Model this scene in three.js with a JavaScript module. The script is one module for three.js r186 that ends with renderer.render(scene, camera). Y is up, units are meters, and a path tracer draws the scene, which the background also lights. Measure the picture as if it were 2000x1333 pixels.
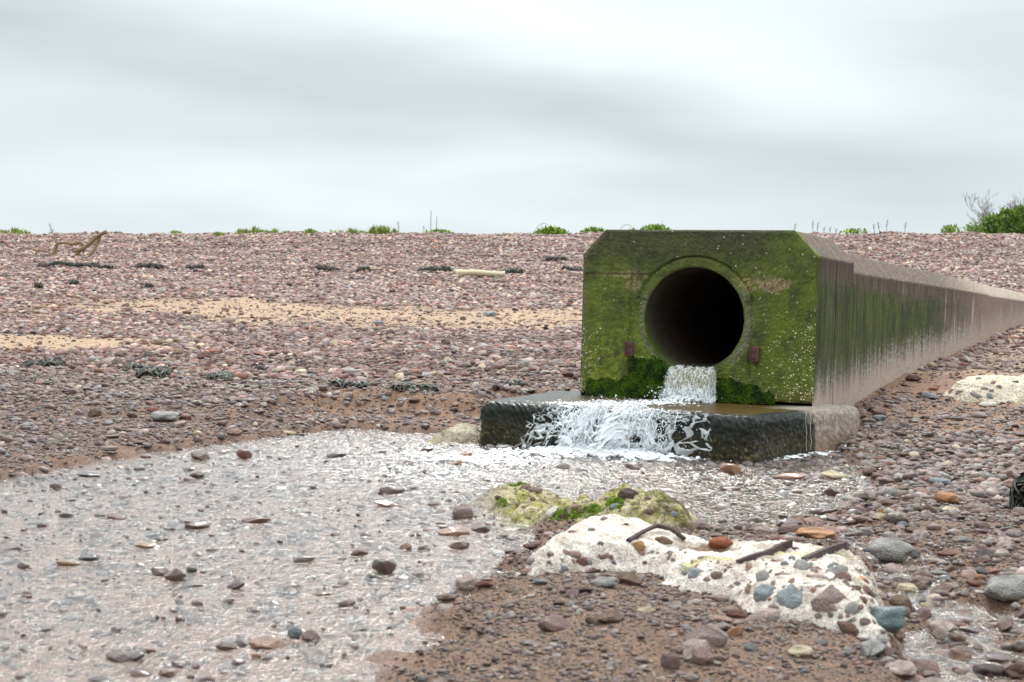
import * as THREE from 'three';
import { createNoise2D, createNoise3D } from 'simplex-noise';
import { MarchingCubes } from 'three/addons/objects/MarchingCubes.js';
import { mergeVertices, mergeGeometries, toCreasedNormals } from 'three/addons/utils/BufferGeometryUtils.js';

// ---------------------------------------------------------------- camera, sky, sun
const scene = new THREE.Scene();
const FPX = 2865.2, EYE = 0.87;                       // focal length in pixels of a 2000 x 1333 picture; eye height in metres
const camera = new THREE.PerspectiveCamera(2 * Math.atan(666.5 / FPX) * 180 / Math.PI, 2000 / 1333, 0.1, 3000);
camera.position.set(0, EYE, 0);
camera.lookAt(0, EYE - Math.sin(0.0253), -Math.cos(0.0253));
camera.rotateZ(0.0256);
camera.focus = 9.0; camera.userData.fStop = 7;
camera.updateMatrixWorld(true);
const renderer = new THREE.WebGLRenderer();
renderer.toneMapping = THREE.LinearToneMapping;
renderer.toneMappingExposure = 1.66;
renderer.shadowMap.enabled = true;

function rng(seed) { let s = seed >>> 0; return () => { s = (s + 0x6d2b79f5) | 0; let t = Math.imul(s ^ (s >>> 15), 1 | s); t = (t + Math.imul(t ^ (t >>> 7), 61 | t)) ^ t; return ((t ^ (t >>> 14)) >>> 0) / 4294967296; }; }
const n2 = createNoise2D(rng(11)), n3 = createNoise3D(rng(12));
const clamp = THREE.MathUtils.clamp, lerp = THREE.MathUtils.lerp;
const sst = (a, b, x) => { const t = clamp((x - a) / (b - a), 0, 1); return t * t * (3 - 2 * t); };
const fbm2 = (x, y, o = 4) => { let s = 0, a = 0.5; for (let i = 0; i < o; i++) { s += a * n2(x, y); x = x * 2.03 + 7.1; y = y * 2.03 - 3.7; a *= 0.5; } return s; };
const fbm3 = (x, y, z, o = 4) => { let s = 0, a = 0.5; for (let i = 0; i < o; i++) { s += a * n3(x, y, z); x = x * 2.03 + 5.3; y = y * 2.03 - 3.1; z = z * 2.03 + 1.7; a *= 0.5; } return s; };
const lin = (v) => { v /= 255; return v <= 0.04045 ? v / 12.92 : ((v + 0.055) / 1.055) ** 2.4; };
const C = (r, g, b, k = 1) => [lin(r) * k, lin(g) * k, lin(b) * k];
const mixc = (a, b, t) => [a[0] + (b[0] - a[0]) * t, a[1] + (b[1] - a[1]) * t, a[2] + (b[2] - a[2]) * t];

{ // overcast sky: brighter towards the zenith, long soft bands of cloud low down
  const W = 2048, H = 1024, data = new Float32Array(W * H * 4);
  // soft streaks of cloud: [azimuth right of straight ahead, height, half width, half height, tilt, strength], degrees
  const bands = [
    [3, 10.6, 9, 2.0, -0.10, 0.21], [-9, 11.6, 8, 1.6, -0.1, 0.12], [10, 8.4, 7, 1.6, -0.05, 0.10],
    [-11, 8.6, 11, 1.9, -0.12, -0.16], [2, 8.0, 7.5, 1.2, -0.17, -0.15], [-20, 10.2, 5, 1.5, -0.1, -0.10],
    [-11, 4.9, 11, 1.0, 0.0, 0.13], [2, 5.4, 6, 0.6, 0.03, 0.07], [-2, 3.6, 10, 0.7, -0.03, 0.08],
    [12, 5.6, 7, 1.3, 0.0, -0.09], [19, 9.5, 5, 3, 0.1, -0.09], [16, 4.2, 9, 1.6, 0, -0.06], [-20, 5.6, 7, 0.7, 0, -0.05], [4, 6.6, 4, .9, -0.05, -0.05],
  ];
  for (let j = 0; j < H; j++) {
    const el = ((j + 0.5) / H - 0.5) * Math.PI, y = Math.sin(el), eld = el * 180 / Math.PI;
    for (let i = 0; i < W; i++) {
      const th = ((i + 0.5) / W - 0.5) * 2 * Math.PI, x = Math.cos(th) * Math.cos(el), z = Math.sin(th) * Math.cos(el);
      let az = Math.atan2(x, -z) * 180 / Math.PI;
      let b = 0.515 + 1.7 * Math.max(0, y - 0.19) ** 0.9;
      let warp = fbm3(x * 3, y * 9, z * 3, 3) * 1.2, v = 0;
      if (Math.abs(az) < 60 && eld > -2 && eld < 30) for (const [a0, e0, wa, we, t, s] of bands) {
        const da = az - a0, de = eld - e0 - t * da + warp;
        v += s * Math.exp(-((da / wa) ** 2) - (de / we) ** 2);
      }
      const pat = fbm3(x * 2.2 + 9, y * 14, z * 2.2, 4) * 0.07 + fbm3(x * 6 - 4, y * 44, z * 6, 4) * 0.035;
      b *= 1 + v + pat;
      const grey = clamp((0.525 - b) * 3.4, 0, 1), o = (j * W + i) * 4;
      if (eld < 0) b = lerp(b, 0.3, sst(0, -8, eld));
      data[o] = b * lerp(0.93, 0.86, grey); data[o + 1] = b * lerp(1.015, 1.005, grey); data[o + 2] = b * lerp(1.05, 1.08, grey); data[o + 3] = 1;
    }
  }
  const t = new THREE.DataTexture(data, W, H, THREE.RGBAFormat, THREE.FloatType);
  t.mapping = THREE.EquirectangularReflectionMapping; t.magFilter = t.minFilter = THREE.LinearFilter; t.needsUpdate = true;
  scene.background = t; scene.environment = t;
}
const sun = new THREE.DirectionalLight(new THREE.Color(1.0, 0.96, 0.9), 1.5);
sun.position.set(3, 44, -59); sun.target.position.set(0, 0, -12);
sun.castShadow = true; sun.shadow.radius = 36; sun.shadow.mapSize.set(4096, 4096);
Object.assign(sun.shadow.camera, { left: -35, right: 35, top: 45, bottom: -45, near: 1, far: 160 });
scene.add(sun, sun.target);

// ---------------------------------------------------------------- helpers
const taken = {};
function numbered(n) { const k = taken[n] = (taken[n] ?? -1) + 1; return k ? n + '_' + String(k).padStart(3, '0') : n; }
function tag(o, label, category, group, kind) { o.userData = { label, category }; if (group) o.userData.group = group; if (kind) o.userData.kind = kind; return o; }
function shade(o) { o.traverse((m) => { if (m.isMesh) { m.castShadow = true; m.receiveShadow = true; } }); return o; }
function thing(name, label, category, pos = [0, 0, 0], turn = 0, group) { const o = new THREE.Group(); o.name = numbered(name); o.position.set(...pos); o.rotation.y = turn; tag(o, label, category, group); scene.add(o); return o; }
function mesh(name, geo, mat, parent = scene) { const m = new THREE.Mesh(geo, mat); m.name = parent === scene ? numbered(name) : name; m.castShadow = m.receiveShadow = true; parent.add(m); return m; }
function part(name, geo, mat, parent, label) { const m = mesh(name, geo, mat, parent); if (label) m.userData.label = label; return m; }
const V = (x, y, z) => new THREE.Vector3(x, y, z);
const RAY = (px, py) => V((px - 1000) / FPX, -(py - 666.5) / FPX, -1).applyQuaternion(camera.quaternion);
function project(p) { const v = p.clone().sub(camera.position).applyQuaternion(camera.quaternion.clone().invert()); return [1000 - FPX * v.x / v.z, 666.5 + FPX * v.y / v.z, -v.z]; }
function hitPlaneY(px, py, y) { const d = RAY(px, py); return camera.position.clone().addScaledVector(d, (y - EYE) / d.y); }
function atDepth(px, py, d) { const r = RAY(px, py); return camera.position.clone().addScaledVector(r, d / -r.z); }
function hit(px, py, f, t0 = 2, t1 = 70) {                          // first point of the ray under the height field f
  const d = RAY(px, py); d.multiplyScalar(1 / -d.z); let a = t0;
  for (let t = t0; t < t1; t *= 1.006) {
    if (EYE + d.y * t < f(d.x * t, d.z * t)) { let lo = a, hi = t; for (let k = 0; k < 18; k++) { const m = (lo + hi) / 2; if (EYE + d.y * m < f(d.x * m, d.z * m)) hi = m; else lo = m; } return V(d.x * hi, EYE + d.y * hi, d.z * hi); }
    a = t;
  }
  return V(d.x * t1, EYE + d.y * t1, d.z * t1);
}
class MB {                                                          // collects triangles with colours
  constructor() { this.p = []; this.i = []; this.c = []; this.uv = []; }
  v(x, y, z, c = [1, 1, 1], u = 0, w = 0) { this.p.push(x, y, z); this.c.push(c[0], c[1], c[2]); this.uv.push(u, w); return this.p.length / 3 - 1; }
  tri(a, b, c) { this.i.push(a, b, c); }
  quad(a, b, c, d) { this.i.push(a, b, c, a, c, d); }
  grid(nu, nv, f, wrapU = false) {                                  // f(i, j) -> [x, y, z, colour, u, v]
    const s = this.p.length / 3;
    for (let j = 0; j <= nv; j++) for (let i = 0; i <= nu; i++) { const [x, y, z, c, u, w] = f(i, j); this.v(x, y, z, c, u ?? 0, w ?? 0); }
    const id = (i, j) => s + j * (nu + 1) + i;
    for (let j = 0; j < nv; j++) for (let i = 0; i < nu; i++) this.quad(id(i, j), id(i + 1, j), id(i + 1, j + 1), id(i, j + 1));
    return this;
  }
  tube(pts, rad, sides = 5, c = [1, 1, 1], closed = true) {
    const n = pts.length, s = this.p.length / 3, t = V(), a = V(), b = V(), up = V(0.31, 0.9, 0.27).normalize();
    for (let k = 0; k < n; k++) {
      t.subVectors(pts[Math.min(n - 1, k + 1)], pts[Math.max(0, k - 1)]).normalize();
      a.crossVectors(t, up); if (a.lengthSq() < 1e-4) a.set(1, 0, 0); a.normalize(); b.crossVectors(t, a);
      const r = typeof rad === 'number' ? rad : rad[k], cc = typeof c[0] === 'number' ? c : c[k];
      for (let q = 0; q < sides; q++) { const th = q / sides * 2 * Math.PI, cs = Math.cos(th) * r, sn = Math.sin(th) * r; this.v(pts[k].x + a.x * cs + b.x * sn, pts[k].y + a.y * cs + b.y * sn, pts[k].z + a.z * cs + b.z * sn, cc, q / sides, k * 0.1); }
    }
    for (let k = 0; k + 1 < n; k++) for (let q = 0; q < sides; q++) { const q2 = (q + 1) % sides; this.quad(s + k * sides + q, s + (k + 1) * sides + q, s + (k + 1) * sides + q2, s + k * sides + q2); }
    if (closed) for (const [k, dir] of [[0, 1], [n - 1, -1]]) { const m = this.v(pts[k].x, pts[k].y, pts[k].z, typeof c[0] === 'number' ? c : c[k]); for (let q = 0; q < sides; q++) { const e = s + k * sides + q, g = s + k * sides + (q + 1) % sides; dir > 0 ? this.tri(m, e, g) : this.tri(m, g, e); } }
    return this;
  }
  geo(smooth = true) {
    const g = new THREE.BufferGeometry();
    g.setAttribute('position', new THREE.Float32BufferAttribute(this.p, 3)); g.setAttribute('color', new THREE.Float32BufferAttribute(this.c, 3)); g.setAttribute('uv', new THREE.Float32BufferAttribute(this.uv, 2));
    g.setIndex(this.i); if (smooth) g.computeVertexNormals(); return g;
  }
}
function noiseTex(size, f, srgb = false, rep = 1) {                 // f(x, y) tileable, 0..1 (grey) ; x, y in 0..1
  const d = new Uint8Array(size * size * 4);
  for (let j = 0; j < size; j++) for (let i = 0; i < size; i++) { const v = clamp(f(i / size, j / size), 0, 1) * 255, o = (j * size + i) * 4; d[o] = d[o + 1] = d[o + 2] = v; d[o + 3] = 255; }
  const t = new THREE.DataTexture(d, size, size); t.wrapS = t.wrapT = THREE.RepeatWrapping; t.magFilter = t.minFilter = THREE.LinearFilter; if (srgb) t.colorSpace = THREE.SRGBColorSpace; t.repeat.set(rep, rep); t.needsUpdate = true; return t;
}
const tile = (x, y, s, o = 4) => { const a = 2 * Math.PI, r = s / a; let v = 0, am = 0.5, k = r; for (let q = 0; q < o; q++) { v += am * (n3(Math.cos(x * a) * k + 20 * q, Math.sin(x * a) * k, Math.cos(y * a) * k) + n3(Math.sin(y * a) * k + 9, Math.cos(x * a) * k + 4 * q, Math.sin(x * a) * k - 7)) * 0.7; k *= 2; am *= 0.5; } return v; };
const TX = {
  grain: noiseTex(512, (x, y) => 0.80 + 0.32 * tile(x, y, 60, 3), false), grainBump: noiseTex(512, (x, y) => 0.5 + 0.5 * tile(x, y, 50, 4)),
  stone: noiseTex(256, (x, y) => { const a = tile(x, y, 8, 5), s = tile(x + 0.3, y, 60, 2); return 0.84 + 0.22 * a + (s > 0.42 ? 0.14 : s < -0.45 ? -0.22 : 0); }), stoneBump: noiseTex(256, (x, y) => 0.5 + 0.4 * tile(x, y, 14, 5)),
  pit: noiseTex(512, (x, y) => { const a = tile(x, y, 22, 4), s = tile(x + 0.5, y + 0.2, 70, 2); return 0.88 + 0.16 * a - (s > 0.4 ? 0.32 : 0); }), pitBump: noiseTex(512, (x, y) => { const s = tile(x + 0.5, y + 0.2, 70, 2); return 0.6 + 0.3 * tile(x, y, 26, 4) - (s > 0.34 ? 0.4 : 0); }),
  ripple: noiseTex(1024, (x, y) => 0.5 + 0.42 * tile(x, y, 26, 4)),
  wood: noiseTex(256, (x, y) => 0.82 + 0.3 * tile(x * 1, y, 30, 3)),
};
const tx = (t, r) => { const c = t.clone(); c.repeat.set(r, r); c.needsUpdate = true; return c; };
const std = (o) => new THREE.MeshStandardMaterial(o), phy = (o) => new THREE.MeshPhysicalMaterial(o);

// ---------------------------------------------------------------- the ground
const KN = [[-400, 0.0], [5, 0.0], [7, 0.0], [8.5, 0.02], [9.2, 0.06], [10, 0.14], [11, 0.21], [13, 0.33], [16.5, 0.47], [19.5, 0.56], [24.5, 0.73], [30, 0.96], [35, 1.36], [40, 2.05], [44, 2.84], [46, 3.05], [48, 3.06], [52, 2.8], [62, 1.9], [90, 1.5], [600, 1.2]];
function base(d) { let k = 1; while (k < KN.length - 1 && d > KN[k][0]) k++; const [a, ya] = KN[k - 1], [b, yb] = KN[k], t = clamp((d - a) / (b - a), 0, 1); return ya + (yb - ya) * t; }
const polyW = (pts, y = 0.0) => pts.map(([px, py]) => { const p = hitPlaneY(px, py, y); return [p.x, p.z]; });
function sdPoly(P, x, z) {                                           // signed distance, positive inside
  let d = 1e9, ins = false;
  for (let i = 0, j = P.length - 1; i < P.length; j = i++) {
    const [xi, zi] = P[i], [xj, zj] = P[j], ex = xj - xi, ez = zj - zi, wx = x - xi, wz = z - zi, t = clamp((wx * ex + wz * ez) / (ex * ex + ez * ez), 0, 1);
    d = Math.min(d, (wx - ex * t) ** 2 + (wz - ez * t) ** 2);
    if ((zi > z) !== (zj > z) && x < (xj - xi) * (z - zi) / (zj - zi) + xi) ins = !ins;
  }
  return (ins ? 1 : -1) * Math.sqrt(d);
}
const STREAM = polyW([[-900, 1120], [-300, 985], [0, 937], [150, 908], [300, 884], [470, 862], [560, 850], [690, 836], [805, 846], [1100, 840], [1400, 845], [1585, 846], [1612, 862], [1670, 905], [1720, 960], [1620, 1010], [1500, 1045], [1420, 1040], [1200, 1010], [1060, 1030], [1010, 1085], [985, 1120], [900, 1165], [850, 1225], [800, 1290], [740, 1400], [700, 1700], [-900, 1700]]);
const POOL = polyW([[1640, 1010], [1760, 1060], [1850, 1090], [1900, 1170], [2040, 1215], [2060, 1420], [1740, 1420], [1745, 1275], [1735, 1180], [1690, 1110], [1600, 1060]]);
const BANK = polyW([[1010, 1130], [1300, 1150], [1500, 1225], [1720, 1265], [1735, 1420], [780, 1420], [850, 1240], [920, 1165]]);
function bounds(P) { return [Math.min(...P.map((p) => p[0])), Math.max(...P.map((p) => p[0])), Math.min(...P.map((p) => p[1])), Math.max(...P.map((p) => p[1]))]; }
const SB = bounds(STREAM), PB = bounds(POOL), BB = bounds(BANK);
const near = (B, x, z, m = 0.8) => x > B[0] - m && x < B[1] + m && z > B[2] - m && z < B[3] + m;
const streamD = (x, z) => near(SB, x, z) ? sdPoly(STREAM, x, z) : -1, poolD = (x, z) => near(PB, x, z) ? sdPoly(POOL, x, z) : -1, bankD = (x, z) => near(BB, x, z) ? sdPoly(BANK, x, z) : -1;
function groundY(x, z) {
  const d = -z; let y = base(d);
  if (d > 33) y += 0.0256 * clamp(x, -30, 30) * sst(33, 46, d) * (1 - sst(50, 70, d));
  const amp = 0.012 + 0.05 * sst(12, 40, d);
  y += amp * fbm2(x * (d < 12 ? 1.3 : 0.5), z * (d < 12 ? 1.3 : 0.5), 3) * 1.4 * sst(70, 50, d);
  if (d < 13) {
    const low = sst(-6.4, -5.6, z), s = streamD(x, z) + (0.05 + 0.05 * low) * n2(x * 3, z * 3) + (0.02 + 0.03 * low) * n2(x * 9, z * 9), p = poolD(x, z) + 0.09 * n2(x * 3.1, z * 3.1) + 0.05 * n2(x * 8, z * 8), b = bankD(x, z);
    const right = sst(0.6, 1.4, x);
    y += 0.042 * (1 - 0.45 * right) + 0.04 * sst(-0.1, 0.5, b) * sst(0.2, 1.2, b + 0.5);
    const deep = (-0.026 + 0.012 * n2(x * 2, z * 2)) * (1 - 0.35 * right);
    y = Math.min(y, 0.026 + 0.006 * n2(x * 5, z * 5) + 0.13 * Math.max(0, -s) ** 0.9 + 0.35 * Math.max(0, -s - 0.35) + 0.3 * right * Math.max(0, -s));
    y = lerp(y, deep, sst(-0.035 - 0.10 * low, 0.05 + 0.10 * low, s));
    y = lerp(y, -0.007 + 0.012 * n2(x * 4, z * 4), sst(-0.06, 0.08, p) * (1 - sst(-0.03, 0.05, s)));
  }
  return y;
}
// the sand band and the bare patches, 0..1
function sand(x, z) {
  const d = -z; let s = 0;
  const e = d + 1.6 * n2(x * 0.22, 3.3) + 0.9 * n2(x * 0.8, d * 0.5);
  s = Math.max(s, sst(17.6, 20.4, e + 0.9 * n2(x * 2.1, d * 1.3)) * sst(28.4, 24.5, e) * sst(-9.5, -5.5, x + 0.8 * n2(d, 1)) * sst(6.5, 3.5, x) * 0.95);
  const q = ((x + 5.2) / 1.9) ** 2 + ((d - 13.9) / 1.5) ** 2; s = Math.max(s, sst(1.15, 0.7, q + 0.35 * n2(x * 1.2, d * 1.2)));
  const r = ((x - 3.9) / 1.8) ** 2 + ((d - 11.4) / 2.6) ** 2; s = Math.max(s, 0.75 * sst(1.2, 0.6, r + 0.4 * n2(x * 1.5, d * 1.5)));
  const lg = ((x - 6.4) / 2.2) ** 2 + ((d - 17) / 5) ** 2; s = Math.max(s, 0.55 * sst(1.2, 0.6, lg + 0.3 * n2(x * 1.1, d)));
  const m = ((x + 0.4) / 1.3) ** 2 + ((d - 10.7) / 1.0) ** 2; s = Math.max(s, 0.5 * sst(1.2, 0.5, m + 0.35 * n2(x * 2, d * 2)));
  return s;
}
const damp = (x, z) => sst(13.2, 11.2, -z + 0.5 * n2(x * 0.7, z * 0.7));          // dark damp shingle below the last tide mark
{
  const xs = [], zs = [];
  for (let x = 0, st = 0.035; x < 420; st = x < 3.2 ? 0.035 : st * 1.035) { xs.push(x); if (x) xs.unshift(-x); x += st; }
  for (let d = -300; d < 600;) { zs.push(-d); d += d < -25 ? 18 : d < 1.2 ? 1 : d < 9.8 ? 0.035 : d < 48 ? 0.035 + (d - 9.8) * 0.012 : Math.min(40, 0.5 + (d - 48) * 0.06); }
  const mb = new MB(), sandDry = C(172, 142, 114), sandWet = C(146, 110, 86), grit = C(112, 84, 66), gritDry = C(112, 90, 80), bed = C(134, 109, 97), far = C(120, 112, 70);
  mb.grid(xs.length - 1, zs.length - 1, (i, j) => {
    const x = xs[i], z = zs[j], d = -z, y = groundY(x, z), s = d < 33 ? sand(x, z) : 0;
    let c = mixc(gritDry, grit, damp(x, z)); c = mixc(c, d < 13 ? sandWet : sandDry, s);
    if (d > 13 && d < 15.6 && x < -3) c = mixc(gritDry, sandDry, s);
    if (d < 10) c = mixc(c, bed, sst(-0.05, 0.1, streamD(x, z)));
    if (d > 50) c = mixc(c, far, sst(50, 60, d));
    const g = 1 + 0.22 * n2(x * 6, z * 6) + 0.2 * n2(x * 17, z * 17);
    return [x, y, z, [c[0] * g, c[1] * g, c[2] * g], x, z];
  });
  tag(mesh('beach', mb.geo(), std({ vertexColors: true, roughness: 0.92, map: tx(TX.grain, 1.4), bumpMap: tx(TX.grainBump, 1.4), bumpScale: 0.012 })), 'reddish sand and grit beach rising to a shingle ridge', 'beach', null, 'structure');
}

// ---------------------------------------------------------------- frame of the culvert: u to the right along its mouth (0 at the right corner), v up, w back along it
const EO = V(1.92075, EYE - 0.58438, -9.28949), RT = V(0.917057, 0, 0.398757), BK = V(0.398757, 0, -0.917057);
const L = (u, v, w) => V(EO.x + RT.x * u + BK.x * w, EO.y + v, EO.z + RT.z * u + BK.z * w);
const toL = (p) => { const x = p.x - EO.x, z = p.z - EO.z; return [RT.x * x + RT.z * z, p.y - EO.y, BK.x * x + BK.z * z]; };
const hitFace = (px, py, w = 0) => { const d = RAY(px, py), n = BK, o = L(0, 0, w); const t = o.clone().sub(camera.position).dot(n) / d.dot(n); return toL(camera.position.clone().addScaledVector(d, t)); };
const BW = 1.588, BH = 1.10, CX = 0.156, CY = 0.165, PU = -0.801, PV = 0.518, PR = 0.34, L1 = 1.234, ST = 0.058, L2 = 10.95, L3 = 34;
const cc = (v) => [v[0], v[1], v[2]];
{
  // a cylinder of many sections through the culvert: outline of the mouth, rounded at its corners
  const outline = (drop, low, n) => {                                 // points around, from bottom right up, over and down to bottom left, then along the bottom
    const P = [[0, low], [0, BH - CY - drop], [-CX, BH - drop], [-BW + CX, BH - drop], [-BW, BH - CY - drop], [-BW, low]], out = [];
    for (let k = 0; k < P.length; k++) {
      const a = P[k], b = P[(k + 1) % P.length], len = Math.hypot(b[0] - a[0], b[1] - a[1]), m = Math.max(2, Math.round(len / n));
      for (let q = 0; q < m; q++) out.push([a[0] + (b[0] - a[0]) * q / m, a[1] + (b[1] - a[1]) * q / m, k]);
    }
    return out;
  };
  const root = thing('concrete_culvert', 'mossy concrete culvert with a round pipe mouth running back into the shingle ridge', 'culvert', [0, 0, 0]);
  // --- colours
  const oliveD = C(62, 70, 26), oliveM = C(86, 98, 30), moss = C(102, 116, 24), lime = C(140, 150, 36), brown = C(84, 76, 52), grey = C(112, 108, 92), pale = C(196, 178, 160), pink = C(188, 150, 132), tan = C(172, 148, 112);
  const specks = (u, v, den) => { const k = 130, a = Math.floor(u * k), b = Math.floor(v * k), h = Math.abs(Math.sin(a * 127.1 + b * 311.7) * 43758.5453) % 1; return h < den ? 1 : 0; };
  function faceColour(u, v) {
    const r = Math.hypot(u - PU, v - PV), g = fbm2(u * 3, v * 3, 4), g2 = fbm2(u * 14, v * 14, 3), g3 = n2(u * 60, v * 60);
    let c = mixc(oliveD, moss, clamp(0.62 + 0.7 * g + 0.4 * g2 - 0.4 * sst(0.7, 1.05, v), 0, 1));
    c = mixc(c, brown, clamp(sst(0.78, 1.06, v + 0.15 * g) * 0.42 + 0.15 * g2, 0, 1));
    c = mixc(c, lime, clamp(sst(0.55, 0.12, v) * sst(-1.0, -1.3, u) * (0.35 + 0.9 * g2), 0, 0.7));
    c = mixc(c, C(96, 114, 16), clamp(sst(-0.42, -0.2, u) * (0.45 + 0.6 * g), 0, 0.7));
    if (r < 0.44 && v > 0.3) c = mixc(c, C(104, 116, 52), sst(0.42, 0.39, r) * 0.1);
    const ang = Math.abs(v - PV + 0.04), ring = sst(0.345, 0.352, r) * sst(u < PU ? 0.386 : 0.405, u < PU ? 0.37 : 0.392, r + 0.008 * g2) * sst(0.24, 0.17, ang + (u > PU ? -0.03 : 0));
    c = mixc(c, mixc(grey, C(140, 134, 116), clamp(0.5 + g3, 0, 1)), ring * clamp(0.5 + 0.6 * g2, 0, 0.8));
    for (const [a, b, ra, rb] of [[-1.33, 0.80, 0.13, 0.022], [-1.22, 0.80, 0.12, 0.03], [-0.28, 0.745, 0.12, 0.05], [-0.45, 0.76, 0.09, 0.05], [-1.22, 0.74, 0.05, 0.06]]) {
      const q = ((u - a) / ra) ** 2 + ((v - b) / rb) ** 2; if (q < 2) c = mixc(c, b < 0.77 && u > -0.4 ? pink : tan, clamp(sst(1.4, 0.3, q + g2 * 1.6) * (0.38 + 0.4 * g3), 0, 1));
    }
    c = mixc(c, C(120, 94, 66), sst(0.1, 0.02, v) * sst(-0.45, -0.3, u) * clamp(0.4 + g2, 0, 1) * 0.7);
    c = mixc(c, grey, sst(-BW + 0.05, -BW, u + 0.02 * g2) * 0.6);
    c = mixc(c, C(44, 50, 16), clamp(sst(0.1, 0.5, fbm2(u * 6 + 9, v * 4, 3)) * 0.5 + sst(0.03, 0.0, Math.abs(v - 0.80 - 0.006 * g)) * 0.25, 0, 1));
    c = mixc(c, C(44, 42, 24), sst(BH - 0.07, BH, v + 0.03 * g) * 0.5);
    const k = 1 + 0.3 * g3 + 0.34 * n2(u * 120, v * 120);
    c = [c[0] * k, c[1] * k, c[2] * k];
    if (specks(u, v, 0.003)) c = mixc(c, pale, 0.9);
    return c;
  }
  function mossHump(u, v) {                                           // the two cushions of moss low on the mouth
    let h = 0; const a = fbm2(u * 7 + 3, v * 7, 2) * 0.05;
    if (u < PU) h = sst(0.0, 0.09, 0.12 + 0.10 * sst(-1.3, -1.1, u) + a - v) * sst(-1.56, -1.45, u) * sst(-0.95, -1.02, u - 0.05);
    if (u > PU) h = sst(0.0, 0.08, 0.17 - 0.25 * (u + 0.62) + a - v) * sst(-0.22, -0.32, u) * sst(-0.66, -0.60, u);
    if (u < PU && v > 0.1) h = Math.max(h, sst(0, 0.05, 0.26 + a - v) * sst(-1.27, -1.17, u) * sst(-0.98, -1.03, u));
    return h * (0.036 - 0.07 * Math.max(0, v - 0.05) + 0.026 * sst(0.15, 0, v));
  }
  function faceOut(u, v) {                                            // relief of the mouth towards the viewer, metres
    const r = Math.hypot(u - PU, v - PV); let h = 0.005 * fbm2(u * 5, v * 5, 3) + 0.0022 * n2(u * 28, v * 28) + 0.002 * n2(u * 70, v * 70);
    const arc = sst(0.012, 0.003, Math.abs(r - 0.405 + 0.004 * n2(u * 20, v * 20))); if (v > PV + 0.12) h -= 0.016 * arc;
    for (const [gu, a, b] of [[-1.243, 0.12, 0.82], [-0.418, 0.12, 0.86]]) h -= 0.012 * sst(0.013, 0.004, Math.abs(u - gu + 0.004 * n2(v * 9, gu))) * sst(a, a + 0.05, v) * sst(b, b - 0.05, v);
    h -= 0.004 * sst(0.008, 0.002, Math.abs(v - 0.80)) * (u < -1.1 ? 1 : 0);
    if (r < 0.40 && v < PV + 0.12) h -= 0.006;
    return h + mossHump(u, v);
  }
  // --- mouth: rings from the pipe edge out to the outline
  const O = outline(0, 0, 0.0075), NA = O.length, RI = 62, mb = new MB();
  mb.grid(NA, RI, (i, j) => {
    const [ou, ov] = O[i % NA], a = Math.atan2(ov - PV, ou - PU), iu = PU + PR * Math.cos(a), iv = PV + PR * Math.sin(a);
    const t = j / RI, u = lerp(iu, ou, t), v = lerp(iv, ov, t);
    const e = Math.min(sst(0, 0.04, t), 1), edge = sst(1, 0.955, t);
    const p = L(u, v, -faceOut(u, v) * edge * e + (1 - edge) * 0.014 + (1 - e) * 0.004);
    return [p.x, p.y, p.z, faceColour(u, v), u, v];
  });
  const faceMat = std({ vertexColors: true, roughness: 0.8, map: tx(TX.grain, 5), bumpMap: tx(TX.grainBump, 4), bumpScale: 0.006 });
  part('front_face', mb.geo(), faceMat, root, 'green mossy front face around the pipe mouth');
  // --- sides
  function sideColour(u, v, w, k, sec) {
    const x = w * 1 + u * 0.9, streak = n2(x * 9, v * 0.55) * 0.6 + n2(x * 24, v * 1.1) * 0.45 + n2(x * 60, v * 2.5) * 0.22, g = n3(u * 40, v * 40, w * 40), g2 = fbm3(u * 5, v * 5, w * 5, 3);
    let c = mixc(C(122, 106, 90), C(82, 70, 58), clamp(0.5 + 0.7 * streak, 0, 1));
    if (k === 0 || k === 4) {
      const low = 0.09 + 0.034 * w + 0.08 * n2(x * 7, 2) + 0.05 * n2(x * 22, 5), high = 0.86 - 0.01 * w + 0.05 * n2(x * 12, 9);
      let al = sst(low - 0.04, low + 0.2, v + 0.10 * g + 0.05 * n3(u * 90, v * 90, w * 90)) * sst(high, high - 0.14, v + 0.03 * g) * sst(7.4, 5.2, w + 0.6 * n2(v * 3, 1));
      al *= clamp(1.6 + 1.3 * streak + 0.3 * g, 0, 1) * clamp(1.15 + 0.9 * fbm2(w * 0.9 + 3, v * 2.2, 3), 0.3, 1) * (w < 0.95 && w > 0.25 ? 0.9 : 1);
      const al2 = sst(0.02, 0.2, v) * sst(0.16, 0.02, w); al = Math.max(al, al2 * 0.95);
      const lo = mixc(C(216, 206, 194), C(154, 146, 134), clamp(0.5 + 0.8 * g + 0.3 * streak, 0, 1));
      c = mixc(c, mixc(lo, C(200, 178, 162), sst(0.14, 0.0, v - 0.033 * w)), sst(low + 0.22, low - 0.12, v + 0.06 * g));
      c = mixc(c, C(80, 66, 54), clamp(sst(0.72, 0.92, v + 0.10 * streak + 0.04 * g), 0, 1) * 0.75);
      c = mixc(c, C(206, 188, 168), sst(0.5, 0.72, n2(x * 30 + 8, v * 0.8)) * sst(0.15, 0.5, v) * sst(0.95, 0.6, v) * 0.85 * (w > 0.3 ? 1 : 0));
      c = mixc(c, mixc(C(34, 44, 8), C(86, 100, 20), clamp(0.45 + 0.85 * streak + 0.35 * g2 + 0.15 * g, 0, 1)), al);
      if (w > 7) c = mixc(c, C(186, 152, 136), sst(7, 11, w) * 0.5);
      if (Math.abs(w - 0.62) < 0.012 && sec === 1) c = mixc(c, C(40, 38, 26), 0.75);
    } else {
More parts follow.
